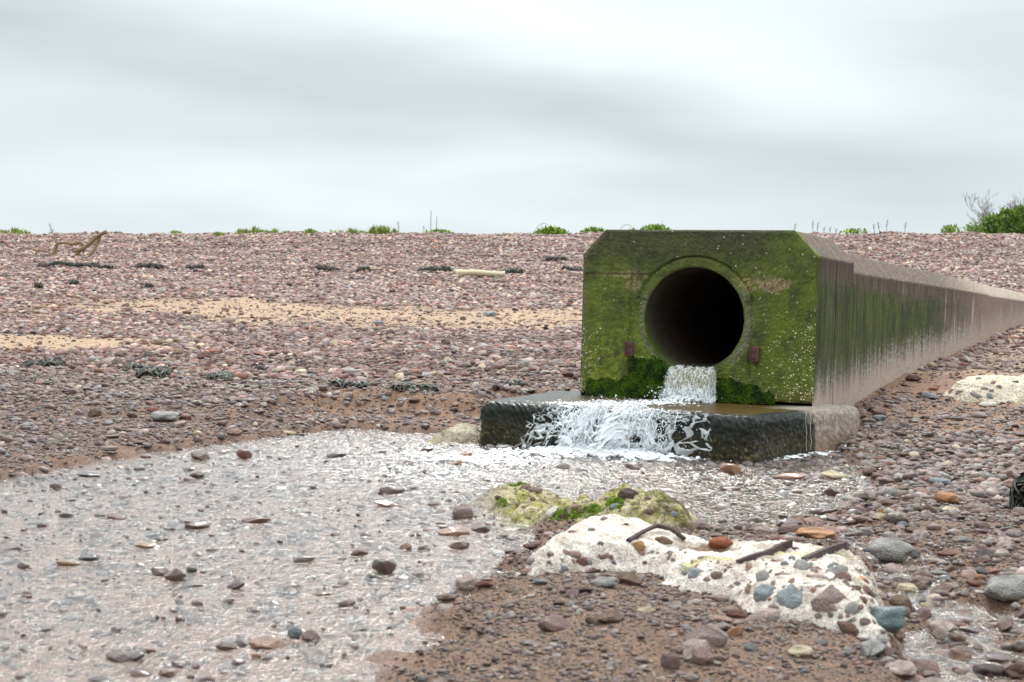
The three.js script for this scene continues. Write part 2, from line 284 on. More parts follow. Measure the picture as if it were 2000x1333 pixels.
      c = mixc(C(128, 111, 96), C(98, 84, 72), clamp(0.5 + 0.7 * n2(w * 26 + u * 34, u * 2) + 0.3 * g2, 0, 1));
      c = mixc(c, C(196, 174, 150), sst(0.5, 0.8, n2(w * 40 + u * 50, u * 3 + 4)) * 0.55);
      c = mixc(c, C(110, 128, 26), sst(0.22, 0.04, w + 0.12 * g2) * sst(0.0, 0.5, n2(w * 8, u * 8) + 0.35) * 0.9);
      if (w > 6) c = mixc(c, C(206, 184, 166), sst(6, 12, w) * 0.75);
    }
    const m = 1 + 0.22 * g + 0.16 * n3(u * 90, v * 90, w * 90); return [c[0] * m, c[1] * m, c[2] * m];
  }
  const sideMat = std({ vertexColors: true, roughness: 1, map: tx(TX.grain, 4), bumpMap: tx(TX.grainBump, 3), bumpScale: 0.01 });
  function section(w0, w1, drop, low, inset, step, sec, name, capped) {
    const N = outline(drop, low, step), n = N.length, ws = []; for (let w = w0, s = sec === 1 ? 0.009 : 0.012; w < w1 - 1e-6; w += s, s *= sec === 1 ? 1 : 1.012) ws.push(w); ws.push(w1);
    const b = new MB();
    b.grid(n, ws.length - 1, (i, j) => {
      let [u, v, k] = N[i % n]; const w = ws[j], pv = N[(i - 1 + n) % n], corner = pv[2] !== k ? 1 : 0;
      const cu = u - PU, cv = v - PV, r = Math.hypot(cu, cv); let o = 0.002 * fbm3(u * 6, v * 6, w * 6, 3) + 0.0014 * n3(u * 40, v * 40, w * 40) - inset - corner * (0.004 + 0.012 * Math.max(0, fbm3(w * 7, u * 3, v * 3, 3)));
      if (sec === 1 && j === 0) o -= 0.012; if (sec === 1 && w < 0.02 && j) o -= 0.012 * (1 - w / 0.02);
      if (sec === 1 && k === 0 && Math.abs(w - 0.62) < 0.012) o -= 0.01;
      let bend = 0; if (w > L2) bend = 0.0022 * (w - L2) ** 2;
      const bot = v <= low + 0.03 && sec === 1 ? 0.02 * Math.abs(n2(w * 7, u * 7)) : 0;
      const p = L(u + cu / r * o + bend * 0.4, v + cv / r * o + bot - 0, w + (j === 0 && sec === 1 ? 0.014 : 0));
      const s = k === 0 || k === 4 ? v : u;
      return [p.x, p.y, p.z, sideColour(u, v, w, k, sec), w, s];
    });
    if (capped) { const f = new MB(), ring = (k) => N.map(([u, v]) => { const a = Math.atan2(v - PV, u - PU), uu = lerp(PU + 0.38 * Math.cos(a), u, k), vv = lerp(PV + 0.38 * Math.sin(a), v, k), q = L(uu, vv, w1); return f.v(q.x, q.y, q.z, sideColour(u, v, w1, 2, sec)); }), o1 = ring(1), i1 = ring(0); o1.forEach((a, q) => f.quad(a, i1[q], i1[(q + 1) % n], o1[(q + 1) % n])); const g = f.geo(); return part(name, toCreasedNormals(mergeGeometries([b.geo(), g]), 0.42), sideMat, root); }
    return part(name, toCreasedNormals(b.geo(), 0.42), sideMat, root);
  }
  section(0, L1, 0, -0.2, 0, 0.009, 1, 'box_section', true);
  section(L1 - 0.02, L2 - 0.012, ST, -0.25, 0.022, 0.012, 2, 'box_section', false);
  section(L2 + 0.012, L3, ST + 0.008, -0.3, 0.03, 0.03, 3, 'box_section', true);
  // --- the pipe
  const pm = new MB(), NP = 140, WP = 90;
  pm.grid(NP, WP, (i, j) => {
    const a = i / NP * 2 * Math.PI, w = 0.006 + 16 * (j / WP) ** 2.2, r = PR - 0.004 * Math.min(1, j) + 0.003 * n3(Math.cos(a) * 6, Math.sin(a) * 6, w * 5), p = L(PU + r * Math.cos(a), PV + r * Math.sin(a), w);
    const g = fbm3(Math.cos(a) * 4, Math.sin(a) * 4, w * 3, 3), left = sst(0.2, -0.7, Math.cos(a));
    let c = mixc(C(88, 72, 58), C(66, 54, 45), clamp(0.5 + g, 0, 1)); c = mixc(c, C(76, 94, 20), clamp(sst(0.26 + 0.25 * g, 0.0, w) * (0.25 + 0.75 * left * sst(0.5, -0.5, Math.sin(a))), 0, 1)); c = mixc(c, C(112, 74, 50), sst(0.1, 0.4, g) * sst(0.3, 0.6, w) * left * sst(0, -0.6, Math.sin(a)));
    return [p.x, p.y, p.z, c, a, w];
  });
  part('pipe', pm.geo(), std({ vertexColors: true, roughness: 0.65, bumpMap: tx(TX.grainBump, 3), bumpScale: 0.008, side: THREE.DoubleSide }), root, 'dark round pipe bore stained green on one side');
  { const b = new MB(), c0 = L(PU, PV, 15.98), m = b.v(c0.x, c0.y, c0.z, C(76, 62, 51)); const id = []; for (let q = 0; q < 40; q++) { const p = L(PU + PR * Math.cos(q / 20 * Math.PI), PV + PR * Math.sin(q / 20 * Math.PI), 15.98); id.push(b.v(p.x, p.y, p.z, C(76, 62, 51))); } id.forEach((a, q) => b.tri(m, a, id[(q + 1) % 40])); part('pipe_bend', b.geo(), std({ vertexColors: true, roughness: 0.9 }), root); }
  // --- rusty brackets
  const rust = std({ color: new THREE.Color(...C(104, 66, 66)), roughness: 0.75, map: tx(TX.pit, 6), bumpMap: tx(TX.pitBump, 6), bumpScale: 0.01 }), rustD = std({ color: new THREE.Color(...C(70, 44, 42)), roughness: 0.8 });
  for (const [px, py, wd, ht, lab] of [[1231, 681.5, 0.044, 0.092, 'rusty brown bracket plate standing nearer the dry beach'], [1475.5, 692, 0.05, 0.095, 'rusty brown bracket plate standing beside the barnacles']]) {
    const [u, v] = hitFace(px, py), s = new THREE.Shape(); const hw = wd / 2, hh = ht / 2, e = 0.004;
    s.moveTo(-hw + e, -hh); s.lineTo(hw - e, -hh); s.lineTo(hw, -hh + e); s.lineTo(hw, hh - e); s.lineTo(hw - e, hh); s.lineTo(-hw + e, hh); s.lineTo(-hw, hh - e); s.lineTo(-hw, -hh + e); s.closePath();
    const g = new THREE.ExtrudeGeometry(s, { depth: 0.022, bevelEnabled: true, bevelSize: 0.003, bevelThickness: 0.003, bevelSegments: 2 });
    const q = part('bracket', g, rust, root, lab); q.position.copy(L(u, v, -0.004)); q.rotation.y = Math.atan2(-BK.x, -BK.z);
    const fl = new THREE.BoxGeometry(0.006, ht * 0.96, 0.018); fl.translate(-hw + 0.001, 0, 0.03); part('flange', fl, rust, q);
    for (const k of [-1, 1]) { const bo = new THREE.CylinderGeometry(0.0085, 0.0095, 0.012, 6); bo.rotateX(Math.PI / 2); bo.translate(0.004, k * hh * 0.5, 0.03); part('bolt', bo, rustD, q); }
  }
  // --- moss cushions: small leafy tufts
  const tuft = (() => { const b = new MB(), r = rng(5); for (let k = 0; k < 7; k++) { const a = k / 7 * 6.28 + r(), l = 0.8 + 0.5 * r(), s = 0.55 + 0.4 * r(), x = Math.cos(a), z = Math.sin(a), w = 0.28; const i0 = b.v(-z * w * 0.4, 0, x * w * 0.4), i1 = b.v(z * w * 0.4, 0, -x * w * 0.4), i2 = b.v(x * s * 0.6 + z * w, l * 0.6, z * s * 0.6 - x * w), i3 = b.v(x * s * 0.6 - z * w, l * 0.6, z * s * 0.6 + x * w), i4 = b.v(x * s, l, z * s); b.quad(i0, i1, i2, i3); b.tri(i3, i2, i4); } return b.geo(); })();
  const R = rng(77), mats = [], cols = [], q = new THREE.Quaternion(), up = V(0, 1, 0), nrm = BK.clone().negate(), M4 = new THREE.Matrix4();
  for (let k = 0; k < 60000 && mats.length < 7500; k++) {
    const u = -1.6 + 1.45 * R(), v = -0.01 + 0.32 * R(), h = mossHump(u, v), r = Math.hypot(u - PU, v - PV); if (h < 0.008 || r < PR + 0.012) continue;
    const d = nrm.clone().add(V(R() - 0.5, R() * 1.0 - 0.15, R() - 0.5)).normalize(); q.setFromUnitVectors(up, d); const s = 0.006 + 0.008 * R();
    mats.push(M4.clone().compose(L(u, v, -faceOut(u, v) + 0.003), q, V(s, s * 1.1, s))); const b = clamp(0.5 + fbm2(u * 8, v * 8, 2) + (R() - 0.5) * 0.7, 0, 1); cols.push(mixc(C(34, 54, 8), C(88, 122, 12), b));
  }
  addInst('moss', tuft, std({ roughness: 0.8, side: THREE.DoubleSide }), mats, cols, root);
  // --- barnacles
  const barn = (() => { const g = new THREE.CylinderGeometry(0.35, 1, 0.7, 6, 1, false); g.translate(0, 0.3, 0); return g; })(), bm = [], bc = [];
  for (let k = 0; k < 9000 && bm.length < 950; k++) {
    const u = -BW + BW * R(), v = R() * 1.0, cl = 0.5 + fbm2(u * 9, v * 9, 3);
    const den = Math.max(sst(-0.4, -0.03, u) * sst(0.62, 0.05, v) * 1.1, sst(-0.12, -0.02, u) * sst(0.85, 0.3, v) * 0.8, sst(-BW + 0.2, -BW + 0.03, u) * sst(0.6, 0.1, v) * 0.9, 0.010) * (cl > 0.45 ? 1 : 0.25);
    if (R() > den || Math.hypot(u - PU, v - PV) < PR + 0.02 || mossHump(u, v) > 0.01) continue;
    q.setFromUnitVectors(up, nrm); const s = 0.0022 + 0.0036 * R() ** 2;
    bm.push(M4.clone().compose(L(u, v, -faceOut(u, v)), q, V(s * (0.8 + 0.6 * R()), s, s))); bc.push(mixc(C(176, 166, 118), C(212, 200, 172), R()));
  }
  addInst('barnacles', barn, std({ roughness: 0.9 }), bm, bc, root);
}
function addInst(name, geo, mat, mats, cols, parent) {
  const m = new THREE.InstancedMesh(geo, mat, mats.length); m.name = name; const c = new THREE.Color();
  mats.forEach((x, k) => { m.setMatrixAt(k, x); const v = cols[k]; c.setRGB(v[0], v[1], v[2]); m.setColorAt(k, c); });
  m.castShadow = m.receiveShadow = true; m.userData.kind = 'stuff'; parent.add(m); return m;
}

// ---------------------------------------------------------------- the slab under the pipe
const SU0 = -1.87, SU1 = 0.155, SW0 = -1.075, SW1 = 0.42, STOP = -0.02;
const SL = (w) => -1.84 - 0.10 * (w - SW0) / (SW1 - SW0), SRT = (w) => -0.125 + 0.36 * (w - SW0) / (SW1 - SW0);
const slabY = EO.y + STOP;
{
  const root = thing('concrete_slab', 'wet dark concrete slab catching the water below the pipe mouth', 'slab', [0, 0, 0]);
  const b = new MB(), SR = 0.06, low = -0.40;
  // outline of the slab seen from above, corners rounded, then rows of a profile from the centre of the top down the side
  const cu = (SU0 + SU1) / 2, cw = (SW0 + SW1) / 2, hu = (SU1 - SU0) / 2, hw = (SW1 - SW0) / 2, n = 620, out = [];
  for (let k = 0; k < n; k++) { // superellipse-like walk along a rounded rectangle
    const rc = 0.07, per = 4 * (hu + hw) - 8 * rc + 2 * Math.PI * rc; let s = k / n * per; const ed = [[hu * 2 - 2 * rc, 0], [hw * 2 - 2 * rc, 1], [hu * 2 - 2 * rc, 2], [hw * 2 - 2 * rc, 3]]; let u = -hu + rc, w = -hw, dir = 0, px, pz, nx, nz;
    for (let e = 0; e < 4; e++) {
      const [len] = ed[e], dx = [1, 0, -1, 0][e], dz = [0, 1, 0, -1][e];
      if (s <= len) { px = u + dx * s; pz = w + dz * s; nx = dz; nz = -dx; break; } s -= len; u += dx * len; w += dz * len;
      const arc = Math.PI / 2 * rc, ox = -dz, oz = dx; const ccx = u + ox * rc, ccz = w + oz * rc;
      if (s <= arc) { const t = s / rc; nx = dz * Math.cos(t) + dx * Math.sin(t); nz = -dx * Math.cos(t) + dz * Math.sin(t); px = ccx + nx * rc; pz = ccz + nz * rc; break; } s -= arc; u = ccx + dx * rc; w = ccz + dz * rc;
    }
    out.push([cu + px, cw + pz, nx, nz]);
  }
  const prof = []; for (let k = 0; k <= 46; k++) prof.push([1 - k / 46, 0]);
  const rows = [];                                                    // [inset from the edge as a share, drop]
  for (let k = 0; k <= 60; k++) rows.push(['top', k / 60]); for (let k = 1; k <= 10; k++) rows.push(['round', k / 10]); for (let k = 1; k <= 34; k++) rows.push(['side', k / 34]);
  b.grid(n, rows.length - 1, (i, j) => {
    const [u, w, nx, nz] = out[i % n], [kind, t] = rows[j]; let pu, pw, pv;
    const eu = u - nx * SR, ew = w - nz * SR;
    if (kind === 'top') { const q = 1 - (1 - t) ** 1.4; pu = lerp(cu, eu, q); pw = lerp(cw, ew, q); pv = STOP; }
    else if (kind === 'round') { const a = t * Math.PI / 2; pu = eu + nx * SR * Math.sin(a); pw = ew + nz * SR * Math.sin(a); pv = STOP - SR * (1 - Math.cos(a)); }
    else { pu = u + nx * 0.02 * t; pw = w + nz * 0.02 * t; pv = lerp(STOP - SR, low, t); }
    const dry = sst(-0.40, -0.28, pw + 0.05 * n2(pu * 8, pw * 8) + (pv < -0.1 ? -0.05 : 0)) * sst(-0.2, -0.05, pu), k1 = fbm3(pu * 6, pv * 6, pw * 6, 3), k2 = n3(pu * 30, pv * 30, pw * 30), k3 = n3(pu * 75, pv * 75, pw * 75);
    let o = 0.010 * k1 + 0.005 * k2 * (kind === 'top' ? 0.4 : 1);
    const fur = kind === 'side' || kind === 'round' ? 0.006 * n2((pu + pw * 1.2) * 26 + pv * 14, pv * 3) * sst(-0.22, -0.06, pv) : 0; o += fur;
    let c;
    if (kind === 'top') { c = mixc(C(116, 82, 20), C(66, 60, 18), clamp(0.5 + 0.9 * k1 + 0.3 * k2, 0, 1)); c = mixc(c, C(72, 84, 34), sst(-0.18, -0.02, pw + 0.06 * k1)); c = mixc(c, C(58, 66, 60), sst(-1.3, -1.6, pu)); }
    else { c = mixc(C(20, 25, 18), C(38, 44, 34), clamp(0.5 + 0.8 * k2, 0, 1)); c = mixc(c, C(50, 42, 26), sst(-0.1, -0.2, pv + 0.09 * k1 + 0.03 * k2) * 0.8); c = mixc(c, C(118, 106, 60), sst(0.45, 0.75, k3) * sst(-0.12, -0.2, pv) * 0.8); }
    const dryC = mixc(C(190, 176, 162), C(146, 130, 116), clamp(0.5 + 0.7 * k2 + 0.4 * k3, 0, 1));
    c = mixc(c, mixc(dryC, C(146, 118, 98), sst(-0.12, -0.24, pv + 0.06 * k1) * 0.8), dry);
    const m = 1 + 0.3 * k3, pe = lerp(SL(pw), SRT(pw), (pu - SU0) / (SU1 - SU0)); const p = L(pe + nx * o * (kind === 'top' ? 0 : 1), pv + (kind === 'top' ? o * 0.4 : kind === 'round' ? o * 0.3 : 0), pw + nz * o * (kind === 'top' ? 0 : 1));
    return [p.x, p.y, p.z, [c[0] * m, c[1] * m, c[2] * m], pu, pw + pv];
  });
  // roughness differs between the wet and the dry end: two materials on one body by face groups
  const g = b.geo(), wet = phy({ vertexColors: true, roughness: 0.42, specularIntensity: 0.45, clearcoat: 0.2, clearcoatRoughness: 0.1, bumpMap: tx(TX.grainBump, 3), bumpScale: 0.02 }), dryM = std({ vertexColors: true, roughness: 0.92, bumpMap: tx(TX.grainBump, 4), bumpScale: 0.012 });
  const idx = g.index.array, a = [], d = [], pos = g.attributes.position; for (let k = 0; k < idx.length; k += 3) { const l = toL(V(pos.getX(idx[k]), pos.getY(idx[k]), pos.getZ(idx[k]))); (l[0] > SRT(l[2]) - 0.2 && l[2] + 0.05 * n2(l[0] * 8, l[2] * 8) > -0.34 ? d : a).push(idx[k], idx[k + 1], idx[k + 2]); }
  const ga = g.clone(), gd = g.clone(); ga.setIndex(a); gd.setIndex(d);
  part('wet_top', ga, wet, root, 'dark wet algae covered body of the slab'); part('dry_end', gd, dryM, root, 'pale pinkish dry rear corner of the slab');
}

// ---------------------------------------------------------------- rocks as height fields over a footprint
function heightRock(P, hmax, edge, opts = {}) {                      // P world xz polygon -> {f(x,z)}
  const B0 = bounds(P), B = [B0[0] - 0.05, B0[1] + 0.05, B0[2] - 0.05, B0[3] + 0.05], cell = opts.table ?? 0.005, shape = opts.shape ?? (() => 1);
  const raw = (x, z) => {
    const wob = 0.016 * n2(x * 7, z * 7) + 0.008 * n2(x * 22, z * 22), d = sdPoly(P, x, z) + wob * (opts.wob ?? 1), g = groundY(x, z) - 0.015; if (d <= 0) return g + d * 1.2;
    const t = Math.min(1, d / edge), prof = 1 - (1 - t) ** (opts.pow ?? 2.2);
    return g + (hmax * shape(x, z) + 0.015) * prof + (opts.rough ?? 0.016) * fbm2(x * 8, z * 8, 4) * prof + 0.004 * n2(x * 45, z * 45) * prof;
  };
  const nx = Math.ceil((B[1] - B[0]) / cell), nz = Math.ceil((B[3] - B[2]) / cell), T = new Float32Array((nx + 1) * (nz + 1)); let top = -9, bot = 9;
  for (let j = 0; j <= nz; j++) for (let i = 0; i <= nx; i++) { const y = raw(B[0] + i * cell, B[2] + j * cell); T[j * (nx + 1) + i] = y; top = Math.max(top, y); }
  for (const [x, z] of P) bot = Math.min(bot, groundY(x, z));
  const f = (x, z) => { const a = (x - B[0]) / cell, b = (z - B[2]) / cell; if (a < 0 || b < 0 || a >= nx || b >= nz) return -1; const i = Math.floor(a), j = Math.floor(b), u = a - i, v = b - j, k = j * (nx + 1) + i; return (T[k] * (1 - u) + T[k + 1] * u) * (1 - v) + (T[k + nx + 1] * (1 - u) + T[k + nx + 2] * u) * v; };
  return { P, B, f, top: top + 0.02, bot: bot - 0.06 };
}
function rockMesh(R, colour, N = 128) {
  const mc = new MarchingCubes(N, std({}), false, false, 400000), [x0, x1, z0, z1] = R.B, y0 = R.bot, y1 = R.top, h = N / 2; mc.isolation = 0;
  const W = (k, a, b) => (a + b) / 2 + (k - h) / h * (b - a) / 2;
  for (let k = 0; k < N; k++) for (let j = 0; j < N; j++) for (let i = 0; i < N; i++) {
    const x = W(i, x0, x1), y = W(j, y0, y1), z = W(k, z0, z1), e = 0.007; let F = R.f(clamp(x + e * n3(x * 16, y * 16, z * 16), x0, x1 - 0.01), clamp(z + e * n3(x * 16 + 7, y * 16, z * 16), z0, z1 - 0.01)) - y; if (Math.abs(F) < 0.03) F += 0.0022 * n3(x * 55, y * 55, z * 55);
    mc.field[i + j * N + k * N * N] = i < 2 || j < 1 || k < 2 || i > N - 3 || j > N - 3 || k > N - 3 ? -0.05 : F;
  }
  mc.update(); const n = mc.count, p = mc.positionArray.slice(0, n * 3);
  for (let q = 0; q < n; q++) { p[q * 3] = (x0 + x1) / 2 + p[q * 3] * (x1 - x0) / 2; p[q * 3 + 1] = (y0 + y1) / 2 + p[q * 3 + 1] * (y1 - y0) / 2; p[q * 3 + 2] = (z0 + z1) / 2 + p[q * 3 + 2] * (z1 - z0) / 2; }
  let g = new THREE.BufferGeometry(); g.setAttribute('position', new THREE.BufferAttribute(p, 3)); g = mergeVertices(g, 2e-4); g.computeVertexNormals();
  const P = g.attributes.position, M = g.attributes.normal, c = [], uv = []; let up = 0; for (let q = 0; q < P.count; q++) up += M.getY(q); if (up < 0) { const ix = g.index.array; for (let q = 0; q < ix.length; q += 3) { const t = ix[q]; ix[q] = ix[q + 1]; ix[q + 1] = t; } g.computeVertexNormals(); }
  for (let q = 0; q < P.count; q++) { const x = P.getX(q), y = P.getY(q), z = P.getZ(q); c.push(...colour(x, y, z, g.attributes.normal.getY(q))); uv.push(x + z * 0.35, z * 0.8 - y * 1.3); }
  g.setAttribute('color', new THREE.Float32BufferAttribute(c, 3)); g.setAttribute('uv', new THREE.Float32BufferAttribute(uv, 2)); return g;
}
const gauss = (x, z, c, rx, rz) => Math.exp(-(((x - c.x) / rx) ** 2) - ((z - c.z) / rz) ** 2);
const PIT = hitPlaneY(1385, 1074, 0.1);
const WHITE = heightRock([...polyW([[1003, 1110], [1043, 1127], [1095, 1120], [1173, 1117], [1269, 1118], [1300, 1140], [1371, 1158], [1430, 1172], [1470, 1212], [1545, 1214], [1615, 1230], [1685, 1244], [1742, 1246]], 0.05), ...polyW([[1748, 1215], [1736, 1172], [1722, 1126], [1690, 1088]], 0.06), ...polyW([[1640, 1066], [1560, 1058], [1450, 1050], [1400, 1046], [1340, 1036], [1290, 1020], [1230, 1010], [1170, 1006], [1100, 1014], [1060, 1034], [1030, 1062], [1003, 1090]], 0.115)], 0.092, 0.15, { rough: 0.012, pow: 2.3, shape: (x, z) => 1 - 0.42 * gauss(x, z, PIT, 0.13, 0.09) - 0.14 * sst(0.38, 0.54, x) * sst(0.8, 0.66, x) + 0.06 * sst(0.72, 0.92, x) + 0.06 * sst(0.4, 0.25, x) });
const MOSSY = heightRock([...polyW([[862, 966], [905, 976], [939, 982], [979, 1000], [1030, 1012], [1063, 1020], [1095, 1028], [1200, 1044], [1300, 1050], [1347, 1048]], 0.03), ...polyW([[1362, 1038], [1368, 1000], [1340, 972], [1300, 951], [1250, 936], [1226, 930], [1195, 934], [1160, 942], [1118, 944], [1081, 932], [1030, 921], [1000, 918], [945, 922], [900, 938], [860, 952]], 0.1)], 0.088, 0.12, { rough: 0.04, shape: (x, z) => 0.24 + 0.6 * sst(-0.26, 0.02, x) - 0.14 * sst(0.16, 0.3, x) * sst(0.46, 0.36, x) + 0.22 * sst(0.36, 0.5, x) });
const PALE = heightRock([...polyW([[806, 853], [850, 858], [900, 857], [942, 857]], 0.03), ...polyW([[975, 815], [940, 808], [900, 805], [860, 808], [825, 820], [806, 838]], 0.14)], 0.115, 0.2, { shape: (x) => 0.72 + 0.3 * sst(-0.55, -0.25, x) });
const W2F = [[1841, 771], [1856, 780], [1900, 787], [1990, 790], [2120, 788]].map(([x, y]) => hit(x, y, groundY)), W2B = [[0.16, -0.3], [0.18, -0.62], [0.2, -0.8], [0.22, -0.85], [0.3, -0.85]];
const WHITE2 = heightRock([...W2F.map((p) => [p.x, p.z]), ...W2F.map((p, k) => [p.x + W2B[k][0], p.z + W2B[k][1]]).reverse()], 0.155, 0.3, { table: 0.01, wob: 1.4, pow: 2.3 });
const ROCKS = [WHITE, MOSSY, PALE, WHITE2];
const surfY = (x, z) => { let y = groundY(x, z); for (const r of ROCKS) y = Math.max(y, r.f(x, z)); return y; };
const inBox = (x, z, m = 0) => { const [u, , w] = toL(V(x, 0, z)); return (u > -BW - m && u < m && w > -m && w < L3 && groundY(x, z) < EO.y + BH) || (w > SW0 - m && w < SW1 + m && u > SL(w) - m && u < SRT(w) + m); };

// ---------------------------------------------------------------- stones
function stoneGeo(seed, kind, detail) {
  const r = rng(seed * 7919 + 13); let g = new THREE.IcosahedronGeometry(1, detail); g.deleteAttribute('uv'); g.deleteAttribute('normal'); g = mergeVertices(g, 1e-5);
  const p = g.attributes.position, v = V(), planes = [], ox = r() * 50;
  const np = kind === 'angular' ? 9 + Math.floor(r() * 4) : kind === 'flat' ? 5 : kind === 'smooth' ? 0 : 3;
  for (let k = 0; k < np; k++) { const n = V(r() * 2 - 1, (r() * 2 - 1) * (kind === 'flat' ? 0.4 : 1), r() * 2 - 1).normalize(); planes.push([n, kind === 'angular' ? 0.5 + 0.28 * r() : 0.68 + 0.25 * r()]); }
  const soft = kind === 'angular' ? 0.88 : 0.6;
  for (let k = 0; k < p.count; k++) {
    v.fromBufferAttribute(p, k); v.multiplyScalar(1 + 0.16 * n3(v.x * 0.9 + ox, v.y * 0.9, v.z * 0.9));
    for (const [n, o] of planes) { const t = v.dot(n) - o; if (t > 0) v.addScaledVector(n, -t * soft); }
    if (kind === 'smooth') { v.multiplyScalar(1 + 0.13 * n3(v.x * 0.8 + ox, v.y * 0.8 + 3, v.z * 0.8)); p.setXYZ(k, v.x, v.y, v.z); continue; }
    const e = n3(v.x * 2.4 + ox, v.y * 2.4, v.z * 2.4) * 0.035 + n3(v.x * 6 + ox, v.y * 6, v.z * 6) * 0.014; v.multiplyScalar(1 + e);
    p.setXYZ(k, v.x, v.y, v.z);
  }
  g.computeBoundingBox(); const s = g.boundingBox.getSize(V()), c = g.boundingBox.getCenter(V()); g.translate(-c.x, -c.y, -c.z); g.scale(2 / s.x, 2 / s.y, 2 / s.z);
  const uv = []; for (let k = 0; k < p.count; k++) { v.fromBufferAttribute(p, k); uv.push(Math.atan2(v.z, v.x) / Math.PI * 1.3 + seed * 0.37, v.y * 0.6 + seed * 0.21); } g.setAttribute('uv', new THREE.Float32BufferAttribute(uv, 2));
  if (kind === 'angular' && detail > 2) { g.computeVertexNormals(); g = toCreasedNormals(g, 0.55); } else g.computeVertexNormals();
  return g;
}
const PAL = { // palette of the beach, sRGB
  mv: [150, 118, 110], mr: [112, 75, 67], rd: [148, 98, 81], or: [190, 136, 96], oc: [190, 148, 100], gy: [160, 154, 149], bg: [148, 152, 155], pk: [190, 152, 136], cr: [216, 196, 164], dk: [82, 66, 61], br: [132, 102, 82], gn: [92, 112, 112], wh: [228, 217, 202], pg: [160, 139, 132], lt: [186, 163, 153],
};
const stoneMats = {};
function stoneMat(key, wet) { const k = key + wet; if (!stoneMats[k]) { const f = wet === 2 ? 1.3 : wet ? 0.74 : 1.0,  c = C(...PAL[key], f); stoneMats[k] = phy({ color: new THREE.Color(...c), roughness: wet === 1 ? 0.3 : 0.78, clearcoat: wet === 1 ? 0.7 : 0, clearcoatRoughness: 0.15, map: TX.stone, bumpMap: TX.stoneBump, bumpScale: 0.02 }); } return stoneMats[k]; }  // highest wet setting isn't wet: colour lightened to offset shaded faces of set pebbles
const VAR = { r: [], f: [], a: [], s: [] };
for (let k = 0; k < 8; k++) { VAR.r.push(stoneGeo(k + 1, 'round', 6)); VAR.s.push(stoneGeo(k + 120, 'smooth', 7)); VAR.f.push(stoneGeo(k + 40, 'flat', 6)); VAR.a.push(stoneGeo(k + 80, 'angular', 6)); }
